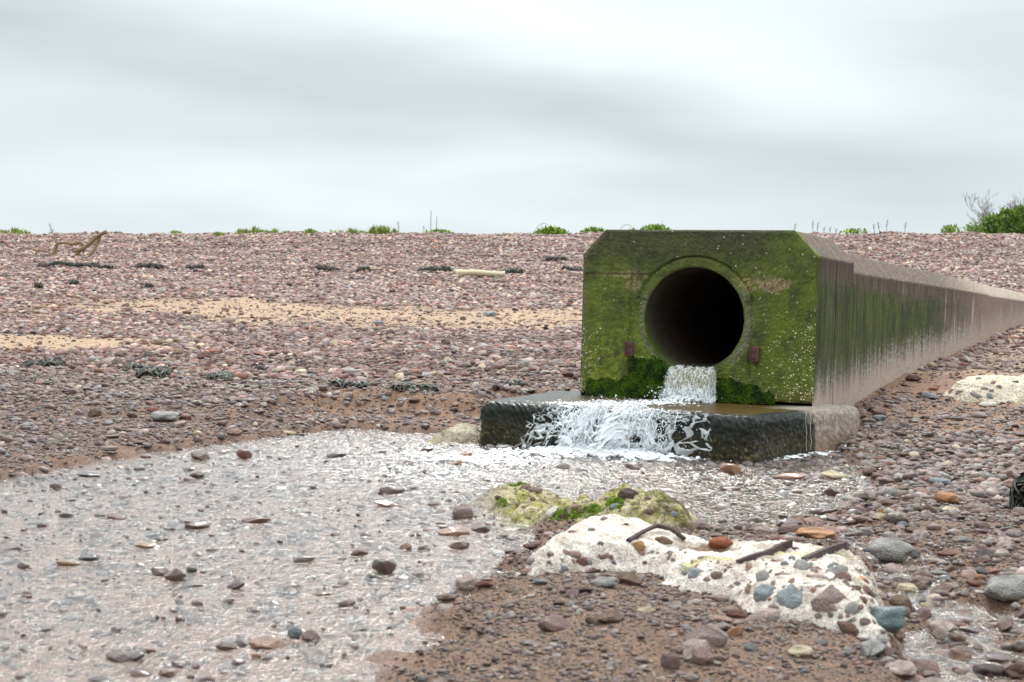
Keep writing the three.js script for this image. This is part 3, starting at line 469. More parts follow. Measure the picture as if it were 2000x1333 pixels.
// landmarks: [x, y, width, height in the photograph, colour, shape, wet, short name, where]
const LM = [
  [320, 814, 54, 24, 'gy', 'r', 0, 'grey-green oval stone', 'standing proud on damp red shingle'],
  [457, 845, 30, 15, 'pk', 'r', 0, 'pinkish-brown stone', 'at the very edge of the stream'],
  [391, 890, 36, 24, 'br', 'a', 1, 'brown triangular stone', 'poking out of the stream near its bank'],
  [476, 888, 30, 22, 'rd', 'a', 1, 'brick-red stone', 'poking out of the stream beside a brown triangular one'],
  [283, 892, 22, 10, 'rd', 'r', 1, 'small red pebble', 'in water just inside the stream bank'],
  [657, 889, 38, 12, 'dk', 'f', 1, 'dark low flat stone', 'breaking the water below the pale boulder'],
  [562, 845, 34, 9, 'cr', 'f', 0, 'cream flat stone', 'at the waterline by the bank'],
  [210, 876, 32, 12, 'lt', 'r', 0, 'pale half-buried stone', 'on fine shingle behind the stream bank'],
  [183, 807, 26, 20, 'br', 'a', 0, 'brown pyramid stone', 'upright on the damp red shingle'],
  [301, 800, 30, 14, 'rd', 'f', 0, 'red-brown stone', 'touching the back of the grey-green oval stone'],
  [257, 812, 22, 12, 'mr', 'a', 0, 'maroon stone', 'beside the grey-green oval stone'],
  [170, 929, 46, 9, 'dk', 'f', 1, 'long dark sliver', 'lying in shallow water near the bank'],
  [384, 928, 28, 18, 'mr', 'a', 1, 'dark brown pointed stone', 'rising from smooth grey water'],
  [228, 1009, 42, 15, 'rd', 'r', 1, 'red-brown domed stone', 'alone in smooth grey water'],
  [194, 1006, 26, 8, 'dk', 'f', 1, 'black flat stone', 'beside the red-brown domed stone'],
  [82, 1026, 21, 11, 'mr', 'r', 1, 'small maroon pebble', 'far out in smooth grey water'],
  [385, 1025, 50, 20, 'br', 'r', 1, 'grey-brown humped stone', 'in mid stream with water round it'],
  [499, 1016, 56, 14, 'rd', 'f', 1, 'long reddish slab stone', 'awash in mid stream'],
  [287, 1066, 50, 11, 'oc', 'f', 1, 'yellow awash stone', 'level with the water in mid stream'],
  [133, 1098, 46, 19, 'oc', 'r', 1, 'ochre stone', 'touching a dark grey stone in smooth water'],
  [172, 1089, 42, 18, 'dk', 'r', 1, 'dark grey stone', 'touching an ochre stone in smooth water'],
  [44, 1105, 25, 16, 'mv', 'r', 1, 'purple-brown stone', 'farthest out in the smooth water'],
  [313, 1116, 38, 24, 'br', 'a', 1, 'dark brown block', 'leaning on a mauve wedge in the stream'],
  [341, 1122, 40, 30, 'mv', 'a', 1, 'mauve wedge', 'leaning on a dark brown block in the stream'],
  [373, 1113, 24, 16, 'dk', 'r', 1, 'blackish stone', 'behind the mauve wedge in the stream'],
  [373, 1143, 42, 10, 'gy', 'f', 1, 'grey flat stone', 'below the mauve wedge in the stream'],
  [458, 1142, 38, 24, 'mr', 'a', 1, 'maroon block', 'standing alone in the lower stream'],
  [592, 1090, 44, 19, 'pg', 'f', 1, 'mauve-grey tilted stone', 'in the middle of the lower stream'],
  [627, 1160, 38, 11, 'rd', 'f', 1, 'thin red stone', 'lying flat in the lower stream'],
  [52, 1165, 20, 11, 'rd', 'r', 1, 'dark red pebble', 'isolated in smooth water by the frame edge'],
  [229, 1281, 46, 30, 'mv', 'a', 1, 'pale topped wedge', 'paired with a maroon wedge in the stream'],
  [262, 1281, 38, 26, 'mr', 'a', 1, 'maroon wedge', 'paired with a pale topped wedge in the stream'],
  [353, 1296, 40, 22, 'mr', 'a', 1, 'plum coloured block', 'near the lower edge of the picture'],
  [273, 1314, 46, 22, 'rd', 'r', 1, 'broad red stone', 'below the pair of wedges'],
  [324, 1314, 32, 20, 'or', 'r', 1, 'orange-brown stone', 'beside the broad red stone'],
  [522, 1254, 72, 36, 'or', 'a', 1, 'large rough pinkish-orange stone', 'with a broken face, beside a blue-green pebble'],
  [575, 1237, 28, 26, 'bg', 'r', 0, 'blue-green pebble', 'tilted on edge against the rough pinkish-orange stone'],
  [606, 1241, 38, 28, 'pg', 'a', 0, 'mauve-grey stone', 'touching the blue-green pebble'],
  [441, 1261, 42, 22, 'br', 'a', 1, 'brown broken stone', 'beside the rough pinkish-orange stone'],
  [470, 1257, 26, 18, 'mr', 'a', 1, 'small brown splinter', 'between two broken stones'],
  [465, 1293, 30, 16, 'mv', 'f', 1, 'mauve flat pebble', 'below the brown broken stone'],
  [196, 1327, 50, 22, 'dk', 'a', 1, 'charcoal slab stone', 'cut by the lower edge of the picture'],
  [500, 1281, 18, 10, 'or', 'r', 0, 'small orange pebble', 'below the rough pinkish-orange stone'],
  [677, 1177, 36, 20, 'mv', 'a', 1, 'mauve jagged stone', 'half sunk in the lower stream'],
  [834, 878, 24, 10, 'mr', 'f', 1, 'small maroon flat stone', 'in water below the pale boulder'],
  [907, 890, 30, 15, 'or', 'r', 1, 'wet orange stone', 'behind its twin in the white water'],
  [897, 904, 36, 14, 'or', 'a', 1, 'glossy orange stone', 'nearer of two in the white water'],
  [756, 983, 54, 19, 'or', 'a', 1, 'orange-brown ridge stone', 'with water breaking behind it'],
  [765, 957, 50, 20, 'mv', 'r', 1, 'mauve lump', 'with white water running round it'],
  [903, 1001, 42, 30, 'pg', 'r', 0, 'striped purple-grey cobble', 'on shingle at the tail of the mossy boulder'],
  [886, 1036, 66, 24, 'or', 'a', 1, 'wide orange wedge', 'at the stream edge below the striped cobble'],
  [897, 1064, 44, 20, 'br', 'a', 1, 'greyish-brown pointed stone', 'in water below the wide orange wedge'],
  [938, 1030, 38, 24, 'mv', 'a', 1, 'purple notched stone', 'beside the wide orange wedge'],
  [848, 984, 26, 10, 'lt', 'f', 0, 'pale grey flat pebble', 'at the tip of the mossy boulder'],
  [750, 1106, 48, 34, 'mr', 'a', 1, 'faceted maroon block', 'with a pale top standing in the stream'],
  [793, 1068, 24, 18, 'or', 'a', 1, 'bright orange chip', 'in open water above the maroon block'],
  [701, 1078, 34, 18, 'rd', 'a', 1, 'pitted red stone', 'washed over in the stream'],
  [944, 1140, 36, 16, 'rd', 'a', 0, 'reddish-brown flat block', 'on the edge of the grit bank'],
  [987, 874, 38, 15, 'gy', 'r', 1, 'smooth grey stone', 'in foam against the concrete slab'],
  [1042, 862, 22, 16, 'rd', 'a', 1, 'pink pointed stone', 'touching the foot of the concrete slab'],
  [1242, 911, 38, 18, 'mr', 'a', 1, 'dark maroon angular stone', 'in foam before the concrete slab'],
  [1101, 911, 30, 14, 'br', 'a', 1, 'grey-brown slanting stone', 'in foam before the concrete slab'],
  [1182, 1137, 56, 26, 'gy', 'r', 0, 'light grey oval pebble', 'against the white rock on brown grit'],
  [1055, 1136, 30, 13, 'bg', 'r', 0, 'pale blue-green pebble', 'against the low end of the white rock'],
  [1085, 1217, 64, 38, 'mv', 'a', 0, 'squarish mauve stone', 'alone in the middle of the grit bank'],
  [1263, 1191, 38, 17, 'cr', 'f', 0, 'cream lens-shaped pebble', 'on the brown grit bank'],
  [1334, 1202, 30, 19, 'pg', 'a', 0, 'dusty mauve pebble', 'on the brown grit bank by the large triangle'],
  [1320, 1185, 32, 14, 'lt', 'r', 0, 'pale rounded pebble', 'on the grit below the white rock'],
  [1380, 1240, 82, 52, 'pg', 'a', 0, 'big triangular mauve stone', 'flat on the grit below the white rock'],
  [1436, 1231, 42, 26, 'or', 'a', 0, 'tan stone', 'behind the big triangular mauve stone'],
  [1408, 1209, 46, 20, 'pk', 'r', 0, 'pale mauve long pebble', 'above the big triangular mauve stone'],
  [1438, 1198, 42, 24, 'rd', 'a', 0, 'dull red slab stone', 'above the big triangular mauve stone'],
  [1408, 1169, 32, 17, 'lt', 'r', 0, 'whitish grey pebble', 'at the foot of the white rock'],
  [1002, 1153, 36, 11, 'br', 'f', 0, 'thin brown flat stone', 'at the head of the grit bank'],
  [1092, 1178, 24, 13, 'mr', 'a', 0, 'little maroon stone', 'on the grit above the squarish mauve stone'],
  [1220, 1125, 32, 17, 'mv', 'a', 0, 'mauve chip', 'under the edge of the white rock'],
  [1153, 1190, 17, 10, 'dk', 'a', 0, 'tiny slate-blue pebble', 'on the open grit'],
  [1159, 1114, 30, 16, 'mv', 'a', 0, 'plum chip', 'lodged on the edge of the white rock'],
  [1541, 1023, 48, 25, 'mr', 'r', 1, 'rounded maroon cobble', 'behind the long orange pebble'],
  [1590, 1042, 82, 22, 'or', 'r', 0, 'long orange pebble', 'shaped like a finger behind the white rock'],
  [1669, 1042, 38, 20, 'br', 'r', 1, 'dark olive-brown stone', 'at the end of the long orange pebble'],
  [1742, 1078, 84, 54, 'gy', 'r', 0, 'big smooth grey boulder', 'beyond the end of the white rock'],
  [1788, 1080, 26, 30, 'gy', 'r', 0, 'pale grey stone', 'hidden behind the big smooth grey boulder'],
  [1695, 1074, 18, 12, 'bg', 'r', 0, 'blue-grey pebble', 'just before the big smooth grey boulder'],
  [1717, 1250, 46, 16, 'gy', 'f', 1, 'dull grey flat pebble', 'under the dark green stone'],
  [1970, 1151, 96, 60, 'gy', 'r', 0, 'big grey boulder', 'with a cracked face, cut by the frame edge'],
  [1813, 1182, 28, 15, 'cr', 'a', 0, 'yellowish block pebble', 'in the wet hollow'],
  [1905, 1140, 34, 17, 'rd', 'r', 0, 'red-brown pebble', 'in front of an orange one by the cracked boulder'],
  [1916, 1129, 25, 16, 'or', 'r', 0, 'orange pebble', 'behind a red-brown one by the cracked boulder'],
  [1856, 1081, 50, 13, 'rd', 'f', 0, 'flat salmon stone', 'on wet grit behind the cracked boulder'],
  [1815, 993, 30, 24, 'mv', 'a', 0, 'purple peaked stone', 'in front of the rusty orange cobble'],
  [1764, 1026, 22, 14, 'bg', 'r', 0, 'bluish round pebble', 'beside a brown loaf-shaped stone'],
  [1785, 1035, 36, 15, 'br', 'r', 0, 'brown loaf-shaped stone', 'beside a bluish round pebble'],
  [1671, 997, 42, 18, 'mr', 'a', 0, 'wine-red flat stone', 'in the stony shallows'],
  [1606, 998, 48, 20, 'mv', 'a', 1, 'long mauve stone', 'with a ridge in the stony shallows'],
  [1721, 1002, 17, 17, 'or', 'r', 0, 'small terracotta pebble', 'standing on edge in the shallows'],
  [1468, 1264, 30, 20, 'gy', 'a', 0, 'ashy pebble', 'on the grit at the foot of the white rock'],
  [1310, 1292, 38, 38, 'mv', 'r', 0, 'blurred mauve cobble', 'on the grit at the lower edge'],
  [1352, 1324, 32, 18, 'lt', 'r', 0, 'blurred pale pebble', 'cut by the lower edge of the picture'],
  [1846, 1128, 38, 16, 'dk', 'a', 1, 'slate stone', 'with a pointed end in the wet hollow'],
  [1996, 1262, 30, 32, 'mv', 'r', 1, 'brownish round cobble', 'cut by the frame edge below the cracked boulder'],
  [1947, 1285, 60, 24, 'mr', 'f', 1, 'broad maroon wet slab', 'low in the wet hollow'],
  [1895, 1229, 42, 18, 'mr', 'a', 1, 'dark wine stone', 'in the middle of the wet hollow'],
  [1838, 941, 46, 18, 'bg', 'r', 0, 'pale bluish-grey long pebble', 'on the dry shingle'],
  [1850, 974, 54, 29, 'or', 'r', 0, 'rusty orange cobble', 'largest of its colour on the shingle'],
  [1805, 960, 40, 22, 'pk', 'a', 0, 'pink block', 'beside the rusty orange cobble'],
  [1909, 990, 48, 17, 'pg', 'f', 0, 'mauve-grey plank-shaped stone', 'on the shingle'],
  [1896, 911, 40, 12, 'gy', 'f', 0, 'thin grey pebble', 'on the upper shingle'],
  [1737, 982, 42, 18, 'br', 'f', 0, 'curved brown stone', 'at the rim of the stony shallows'],
  [1743, 1014, 28, 18, 'mr', 'r', 0, 'rounded wine pebble', 'behind the bluish round pebble'],
  [1975, 948, 32, 22, 'pk', 'r', 0, 'rosy cobble', 'near the dark weedy boulder'],
  [1427, 916, 42, 25, 'or', 'a', 1, 'salmon pyramid stone', 'in clear water before the slab corner'],
  [1385, 892, 24, 16, 'br', 'a', 1, 'toffee brown stone', 'wedged at the foot of the slab'],
  [1631, 929, 54, 20, 'cr', 'r', 0, 'tan loaf of a stone', 'at the rim of the clear water'],
  [1543, 932, 64, 14, 'or', 'f', 1, 'flat orange stone', 'awash in the clear water'],
  [1543, 943, 24, 9, 'mv', 'f', 1, 'narrow plum pebble', 'just below the flat orange stone'],
  [1625, 960, 32, 22, 'mr', 'a', 1, 'chocolate stone', 'with a pebble against it in the shallows'],
  [1428, 954, 38, 12, 'pk', 'f', 1, 'rose flat stone', 'in rippled water behind the mossy boulder'],
  [1718, 817, 28, 13, 'bg', 'r', 0, 'steel grey pebble', 'on red sand near the slab end'],
  [1717, 806, 32, 15, 'mv', 'r', 0, 'plum brown pebble', 'behind a steel grey one near the slab end'],
  [1815, 773, 28, 13, 'bg', 'f', 0, 'pale greenish pebble', 'at the tip of the chalky boulder'],
  [1931, 790, 36, 12, 'wh', 'f', 0, 'whitish oval pebble', 'in front of the chalky boulder'],
  [1914, 812, 30, 13, 'lt', 'r', 0, 'pale round pebble', 'on sand in front of the chalky boulder'],
  [1785, 740, 30, 14, 'mr', 'r', 0, 'dark plum cobble', 'by the foot of the culvert wall'],
  [810, 727, 22, 11, 'or', 'r', 0, 'apricot stone', 'on the pale dry shingle'],
  [1065, 728, 20, 9, 'wh', 'r', 0, 'small white stone', 'on dry shingle beside the culvert'],
  [811, 784, 26, 13, 'mr', 'a', 0, 'brown lump', 'on bare damp sand beyond the slab'],
  [740, 632, 22, 9, 'bg', 'r', 0, 'bluish stone', 'on the band of bare sand'],
  [956, 614, 26, 10, 'bg', 'r', 0, 'larger blue-grey stone', 'on the band of bare sand'],
  [732, 749, 30, 10, 'pg', 'f', 0, 'grey flat stone of the tide line', 'beside black weed'],
  [831, 751, 28, 9, 'oc', 'f', 0, 'sandy flat stone', 'at the tide line beside black weed'],
];
const pebbleThings = [];
let pebGroup = 'stones that stand out on the beach';
const taken2 = new Set();
{
  const r = rng(2024);
  for (const [px, py, w, h, col, sh, wet, short, where] of LM) {
    const p = hit(px, py + h * 0.36, (x, z) => Math.max(surfY(x, z), -0.003)), d = -p.z, a = w * d / FPX / 2 * 1.04, c = a * (0.62 + 0.2 * r()), th = Math.atan2(EYE - p.y, d), vis = h * d / FPX / 2;
    const b = clamp((vis * 1.12 - c * Math.sin(th)) / Math.cos(th), a * 0.24, a * 0.9);
    const m = new THREE.Mesh(VAR[sh === 'r' && (col === 'gy' || col === 'bg' || col === 'or') ? 's' : sh][Math.floor(r() * 8)], stoneMat(col, wet)); m.name = numbered(sh === 'a' ? 'stone' : 'pebble'); m.castShadow = m.receiveShadow = true;
    m.scale.set(a, b, c); m.position.set(p.x, p.y + b * (wet ? 0.58 : sh === 'r' ? 0.72 : 0.5), p.z - c * 0.25); m.rotation.set((r() - 0.5) * 0.2, (r() - 0.5) * 0.7 + (r() < 0.5 ? Math.PI : 0), (r() - 0.5) * 0.22);
    tag(m, short + ' ' + where, sh === 'a' ? 'stone' : 'pebble', pebGroup); scene.add(m); pebbleThings.push({ x: p.x, z: p.z, r: a, short });
  }
  // the dark green stone leaning on the end of the white rock
  const p = hit(1730, 1240, groundY), d = -p.z, m = new THREE.Mesh(VAR.s[2], phy({ color: new THREE.Color(...C(88, 106, 106)), roughness: 0.5, clearcoat: 0.25, clearcoatRoughness: 0.4, map: TX.stone, bumpMap: TX.stoneBump, bumpScale: 0.012 }));
  m.name = numbered('pebble'); m.castShadow = m.receiveShadow = true; m.scale.set(44 * d / FPX, 29 * d / FPX, 36 * d / FPX); m.position.copy(atDepth(1730, 1210, d)); m.rotation.set(0.1, 0.3, 0.08); tag(m, 'smooth dark green stone leaning on the low end of the white rock', 'pebble', pebGroup); scene.add(m); pebbleThings.push({ x: p.x, z: p.z, r: 0.065, short: 'dark green stone' });
  const b = hit(1408, 1070, surfY), o = new THREE.Mesh(VAR.r[5], std({ color: new THREE.Color(...C(196, 116, 82)), roughness: 0.9, map: TX.stone, bumpMap: TX.pitBump, bumpScale: 0.02 }));
  o.name = numbered('pebble'); o.castShadow = o.receiveShadow = true; const db = -b.z; o.scale.set(27 * db / FPX, 12.5 * db / FPX, 17 * db / FPX); o.position.set(b.x, b.y + 10 * db / FPX, b.z); o.rotation.set(0.1, 0.2, -0.05); tag(o, 'worn orange brick pebble in the sandy hollow on the white rock', 'pebble', pebGroup); scene.add(o); pebbleThings.push({ x: b.x, z: b.z, r: 0.04, short: 'worn orange brick pebble' });
}
const NICE = pebbleThings.slice();
const GRPCOL = [['mv', 0.26], ['pg', 0.16], ['lt', 0.14], ['mr', 0.10], ['rd', 0.07], ['br', 0.09], ['pk', 0.05], ['gy', 0.05], ['dk', 0.055], ['cr', 0.03], ['oc', 0.013], ['or', 0.018], ['bg', 0.025], ['wh', 0.02]];
const pickCol = (v) => { for (const [k, s] of GRPCOL) { if ((v -= s) < 0) return k; } return 'mv'; };
{
  const r = rng(31337), specs = [], sets = { shingle: { dry: [] }, stream: [], grit: [] };
  const frustum = (x, z, m) => Math.abs(x) < 0.365 * -z + m;
  const free = (x, z, s) => { for (const q of pebbleThings) if (Math.abs(q.x - x) < q.r + s * 0.6 && (q.x - x) ** 2 + (q.z - z) ** 2 < (q.r * 0.9 + s * 0.55) ** 2) return false; return true; };
  const E1 = 0.12;
  function scatter(n, d0, d1, size, keep, cls, checkFree) {
    n = Math.round(n * 1.26);                                          // the beach goes on past the edges of the frame
    for (let k = 0; k < n; k++) {
      const d = Math.sqrt(lerp(d0 * d0, d1 * d1, r())), x = (r() * 2 - 1) * (0.45 * d + 0.45), z = -d; if (inBox(x, z, 0.01)) continue;
      const s = size(), kp = keep(x, z, s); if (r() > kp) continue; if (checkFree && !free(x, z, s)) continue;
      let onRock = false; for (const q of ROCKS) if (q.f(x, z) > groundY(x, z) + 0.006) { onRock = true; break; }
      if (onRock) continue;
      specs.push({ x, z, s, cls, col: pickCol(r()), t: r(), j: r() });
    }
  }
  const pw = (a, b, e) => () => a + (b - a) * r() ** e;             // half widths, mostly small
  const stream = (x, z) => sst(-0.14, 0.10, streamD(x, z) + 0.06 * n2(x * 4, z * 4));
  const patchy = (x, z, s, s0) => { const b = fbm2(x * 0.35, z * 0.9, 3); return s > s0 ? sst(0.25, -0.25, b) : 1; };   // the stones lie sorted in drifts of coarser and finer shingle
  // upper beach, dry
  scatter(340000, 19.5, 49, pw(0.016, 0.074, 3.0), (x, z, s) => { const b = -z < 31 ? sand(x, z) : 0; return (b > 0.02 ? (1 - b) ** 2.2 + (s < 0.04 ? 0.09 : 0.02) : 1) * patchy(x, z, s, 0.055); }, 'dry', false);
  scatter(125000, 11, 20.5, pw(0.010, 0.055, 3.2), (x, z, s) => { const b = sand(x, z); return (b > 0.02 ? (1 - b) ** 2.2 + (s < 0.03 ? 0.08 : 0.02) : 1) * patchy(x, z, s, 0.034); }, 'dry', true);
  // damp lower beach and the shingle beside the stream
  scatter(30000, 6, 11.4, pw(0.010, 0.042, 2.5), (x, z, s) => (1 - stream(x, z)) * (1 - 0.85 * sand(x, z)) * (x < -1.2 && -z < 9.6 && s > 0.018 ? 0.15 : 1) * patchy(x * 2, z * 2, s, 0.03), 'damp', true);
  scatter(40000, 6, 11.4, pw(0.005, 0.013, 1.6), (x, z, s) => (1 - stream(x, z)) * (1 - 0.6 * sand(x, z)), 'damp', true);
  scatter(40000, 2.9, 6.4, pw(0.004, 0.014, 2.0), (x, z, s) => (1 - stream(x, z)) * (0.3 + 0.7 * clamp(0.5 + 1.2 * n2(x * 2.2, z * 2.2), 0, 1)), 'damp', true);
  scatter(60000, 2.9, 5.6, pw(0.0022, 0.005, 1.5), (x, z, s) => (1 - stream(x, z)), 'damp', true);
  scatter(9500, 3.3, 9.4, pw(0.013, 0.044, 1.9), (x, z, s) => (1 - stream(x, z)) * (bankD(x, z) > 0 ? 0.10 : 0.8) * (x < 0 ? 0.4 : 1), 'damp', true);
  // bed of the stream
  scatter(30000, 2.8, 9.8, pw(0.004, 0.016, 1.9), (x, z, s) => stream(x, z), 'wet', true);
  scatter(4600, 3.0, 9.8, pw(0.014, 0.040, 2.2), (x, z, s) => stream(x, z) * (x > 0.9 ? 1 : 0.5), 'wet', true);
  // the pebbles that show largest become things of their own
  const px = specs.map((q, k) => [q.s / -q.z, k]).filter(([, k]) => { const q = specs[k]; const [ix, iy] = project(V(q.x, groundY(q.x, q.z), q.z)); return ix > 8 && ix < 1992 && iy < 1325 && iy > 470; }).sort((a, b) => b[0] - a[0]).slice(0, 300 - NICE.length);
  const single = new Set(px.map((q) => q[1])), NAMES = { mv: 'mauve', pg: 'dusky mauve', lt: 'pale pinkish', mr: 'maroon', rd: 'red-brown', br: 'brown', pk: 'pink', gy: 'grey', dk: 'blackish', cr: 'cream', oc: 'ochre', or: 'orange', bg: 'blue-grey', wh: 'whitish' };
  const geos = { r: [stoneGeo(201, 'round', 2), stoneGeo(202, 'round', 2)], f: [stoneGeo(203, 'flat', 2), stoneGeo(204, 'flat', 2)], a: [stoneGeo(205, 'angular', 2), stoneGeo(206, 'angular', 2), stoneGeo(207, 'angular', 2)] };
  const lots = {}; const used = new Set();
  const q = new THREE.Quaternion(), e = new THREE.Euler(), M4 = new THREE.Matrix4();
  specs.forEach((p, k) => {
    const sh = p.t < 0.42 ? 'a' : p.t < 0.75 ? 'f' : 'r', wet = p.cls === 'wet', gy = groundY(p.x, p.z);
    const asp = 0.6 + 0.35 * r(), bb = (sh === 'f' ? 0.22 + 0.16 * r() : sh === 'a' ? 0.36 + 0.3 * r() : 0.42 + 0.25 * r()) * p.s;
    const a = p.s, c = p.s * asp, slope = (groundY(p.x, p.z - 0.3) - groundY(p.x, p.z + 0.3)) / 0.6;
    let y = gy + bb * (p.cls === 'dry' ? 0.02 + 0.65 * r() : 0.12 + 0.4 * r());
    e.set(Math.atan(slope) + (r() - 0.5) * 0.7, r() * 6.283, (r() - 0.5) * 0.6); q.setFromEuler(e);
    if (wet) { const aw = r(); y = p.x > 0.9 ? Math.max(y, -0.004) : aw < (p.s > 0.016 ? 0.4 : 0.24) ? lerp(-0.010, 0.004, r()) - bb * 0.3 : Math.min(y, -0.003 - bb * 0.4); }
    if (single.has(k)) {
      const m = new THREE.Mesh(VAR[sh][Math.floor(r() * 8)], stoneMat(p.col, wet ? 1 : 0)); m.name = numbered(sh === 'a' ? 'stone' : 'pebble'); m.castShadow = m.receiveShadow = true;
      m.scale.set(a, bb, c); m.position.set(p.x, Math.max(y, gy + bb * 0.4), p.z); e.x = Math.atan(slope) + (r() - 0.5) * 0.25; e.z = (r() - 0.5) * 0.25; m.rotation.copy(e);
      const nb = NICE.map((n) => [(n.x - p.x) ** 2 + (n.z - p.z) ** 2, n.short]).sort((u, v) => u[0] - v[0]); let lab;
      const word = sh === 'f' ? 'flat ' : sh === 'a' ? 'angular ' : 'rounded ', noun = sh === 'a' ? 'stone' : 'pebble';
      for (const [i1, i2] of [[0, 1], [0, 2], [1, 2], [0, 3], [1, 3], [2, 3], [0, 4], [1, 4]]) { lab = `${NAMES[p.col]} ${word}${noun} between the ${nb[i1][1]} and the ${nb[i2][1]}`; if (lab.split(/[\s]+/).length > 16) lab = `${NAMES[p.col]} ${word}${noun} close to the ${nb[i1][1]}`; if (!used.has(lab)) break; }
      used.add(lab); tag(m, lab, noun, wet ? 'stones lying in the stream' : 'stones lying on the shingle'); scene.add(m); return;
    }
    const gi = Math.floor(r() * geos[sh].length), key = p.cls + '|' + sh + gi; (lots[key] ??= { mats: [], cols: [], sh, gi, cls: p.cls });
    lots[key].mats.push(M4.clone().compose(V(p.x, y, p.z), q, V(a, bb, c)));
    const f = (p.cls === 'dry' ? 1.04 * (1 + 0.32 * fbm2(p.x * 0.22, p.z * 0.55, 3)) : p.cls === 'damp' ? lerp(0.9, 0.7, damp(p.x, p.z) * (-p.z > 6 ? 1 : 0.5)) : 0.6) * (0.6 + 0.76 * p.j), base = C(...PAL[p.cls === 'damp' && p.s < 0.0085 && p.z > -6 ? ['br', 'oc', 'rd', 'br', 'cr', 'dk'][Math.floor(p.t * 6)] : p.col], f); lots[key].cols.push(base);
  });
  const im = { dry: std({ roughness: 0.85, map: TX.stone, bumpMap: TX.stoneBump, bumpScale: 0.01 }), damp: phy({ roughness: 0.6, clearcoat: 0.15, clearcoatRoughness: 0.35, map: TX.stone, bumpMap: TX.stoneBump, bumpScale: 0.01 }), wet: phy({ roughness: 0.35, clearcoat: 0.6, clearcoatRoughness: 0.15, map: TX.stone, bumpMap: TX.stoneBump, bumpScale: 0.01 }) };
  const names = { dry: ['beach_shingle', 'dry mauve and pink shingle covering the beach and its ridge', 'shingle'], damp: ['damp_gravel', 'damp brown and mauve gravel beside the stream', 'gravel'], wet: ['stream_gravel', 'wet gravel on the bed of the shallow stream', 'gravel'] };
  const roots = {}; for (const k in names) { const g = new THREE.Group(); g.name = names[k][0]; tag(g, names[k][1], names[k][2], null, 'stuff'); scene.add(g); roots[k] = g; }
  for (const k in lots) { const l = lots[k]; addInst({ r: 'rounded_pebbles', f: 'flat_pebbles', a: 'angular_stones' }[l.sh], geos[l.sh][l.gi], im[l.cls], l.mats, l.cols, roots[l.cls]); }
  console.log('stones', specs.length, 'single', single.size + NICE.length);
}

// ---------------------------------------------------------------- the rocks themselves, with the pebbles set in them
function embed(root, R, list) {
  const r = rng(list.length * 17 + 3);
  for (const [px, py, w, h, col, sh = 'r', tilt = 0] of list) {
    const p = hit(px, py, R.f), d = -p.z, e = 0.012, nx = R.f(p.x - e, p.z) - R.f(p.x + e, p.z), nz = R.f(p.x, p.z - e) - R.f(p.x, p.z + e), n = V(clamp(nx, -0.1, 0.1), 2 * e, clamp(nz, -0.1, 0.1)).normalize();
    const a = w * d / FPX / 1.68, b = h * d / FPX / 1.68, m = part('embedded_pebble', VAR[sh === 'r' ? 's' : sh][Math.floor(r() * 8)], stoneMat(col, 2), root);  // lightened copy of the stone colour, making up for shade on the rock face
    const face = V(-p.x, 0, -p.z).normalize().multiplyScalar(0.75).add(n).normalize();
    m.quaternion.setFromUnitVectors(V(0, 0, 1), face); m.rotateZ(tilt); m.scale.set(a, b, Math.min(a, b) * 0.8); m.position.copy(p).addScaledVector(face, -Math.min(a, b) * 0.12);
  }
}
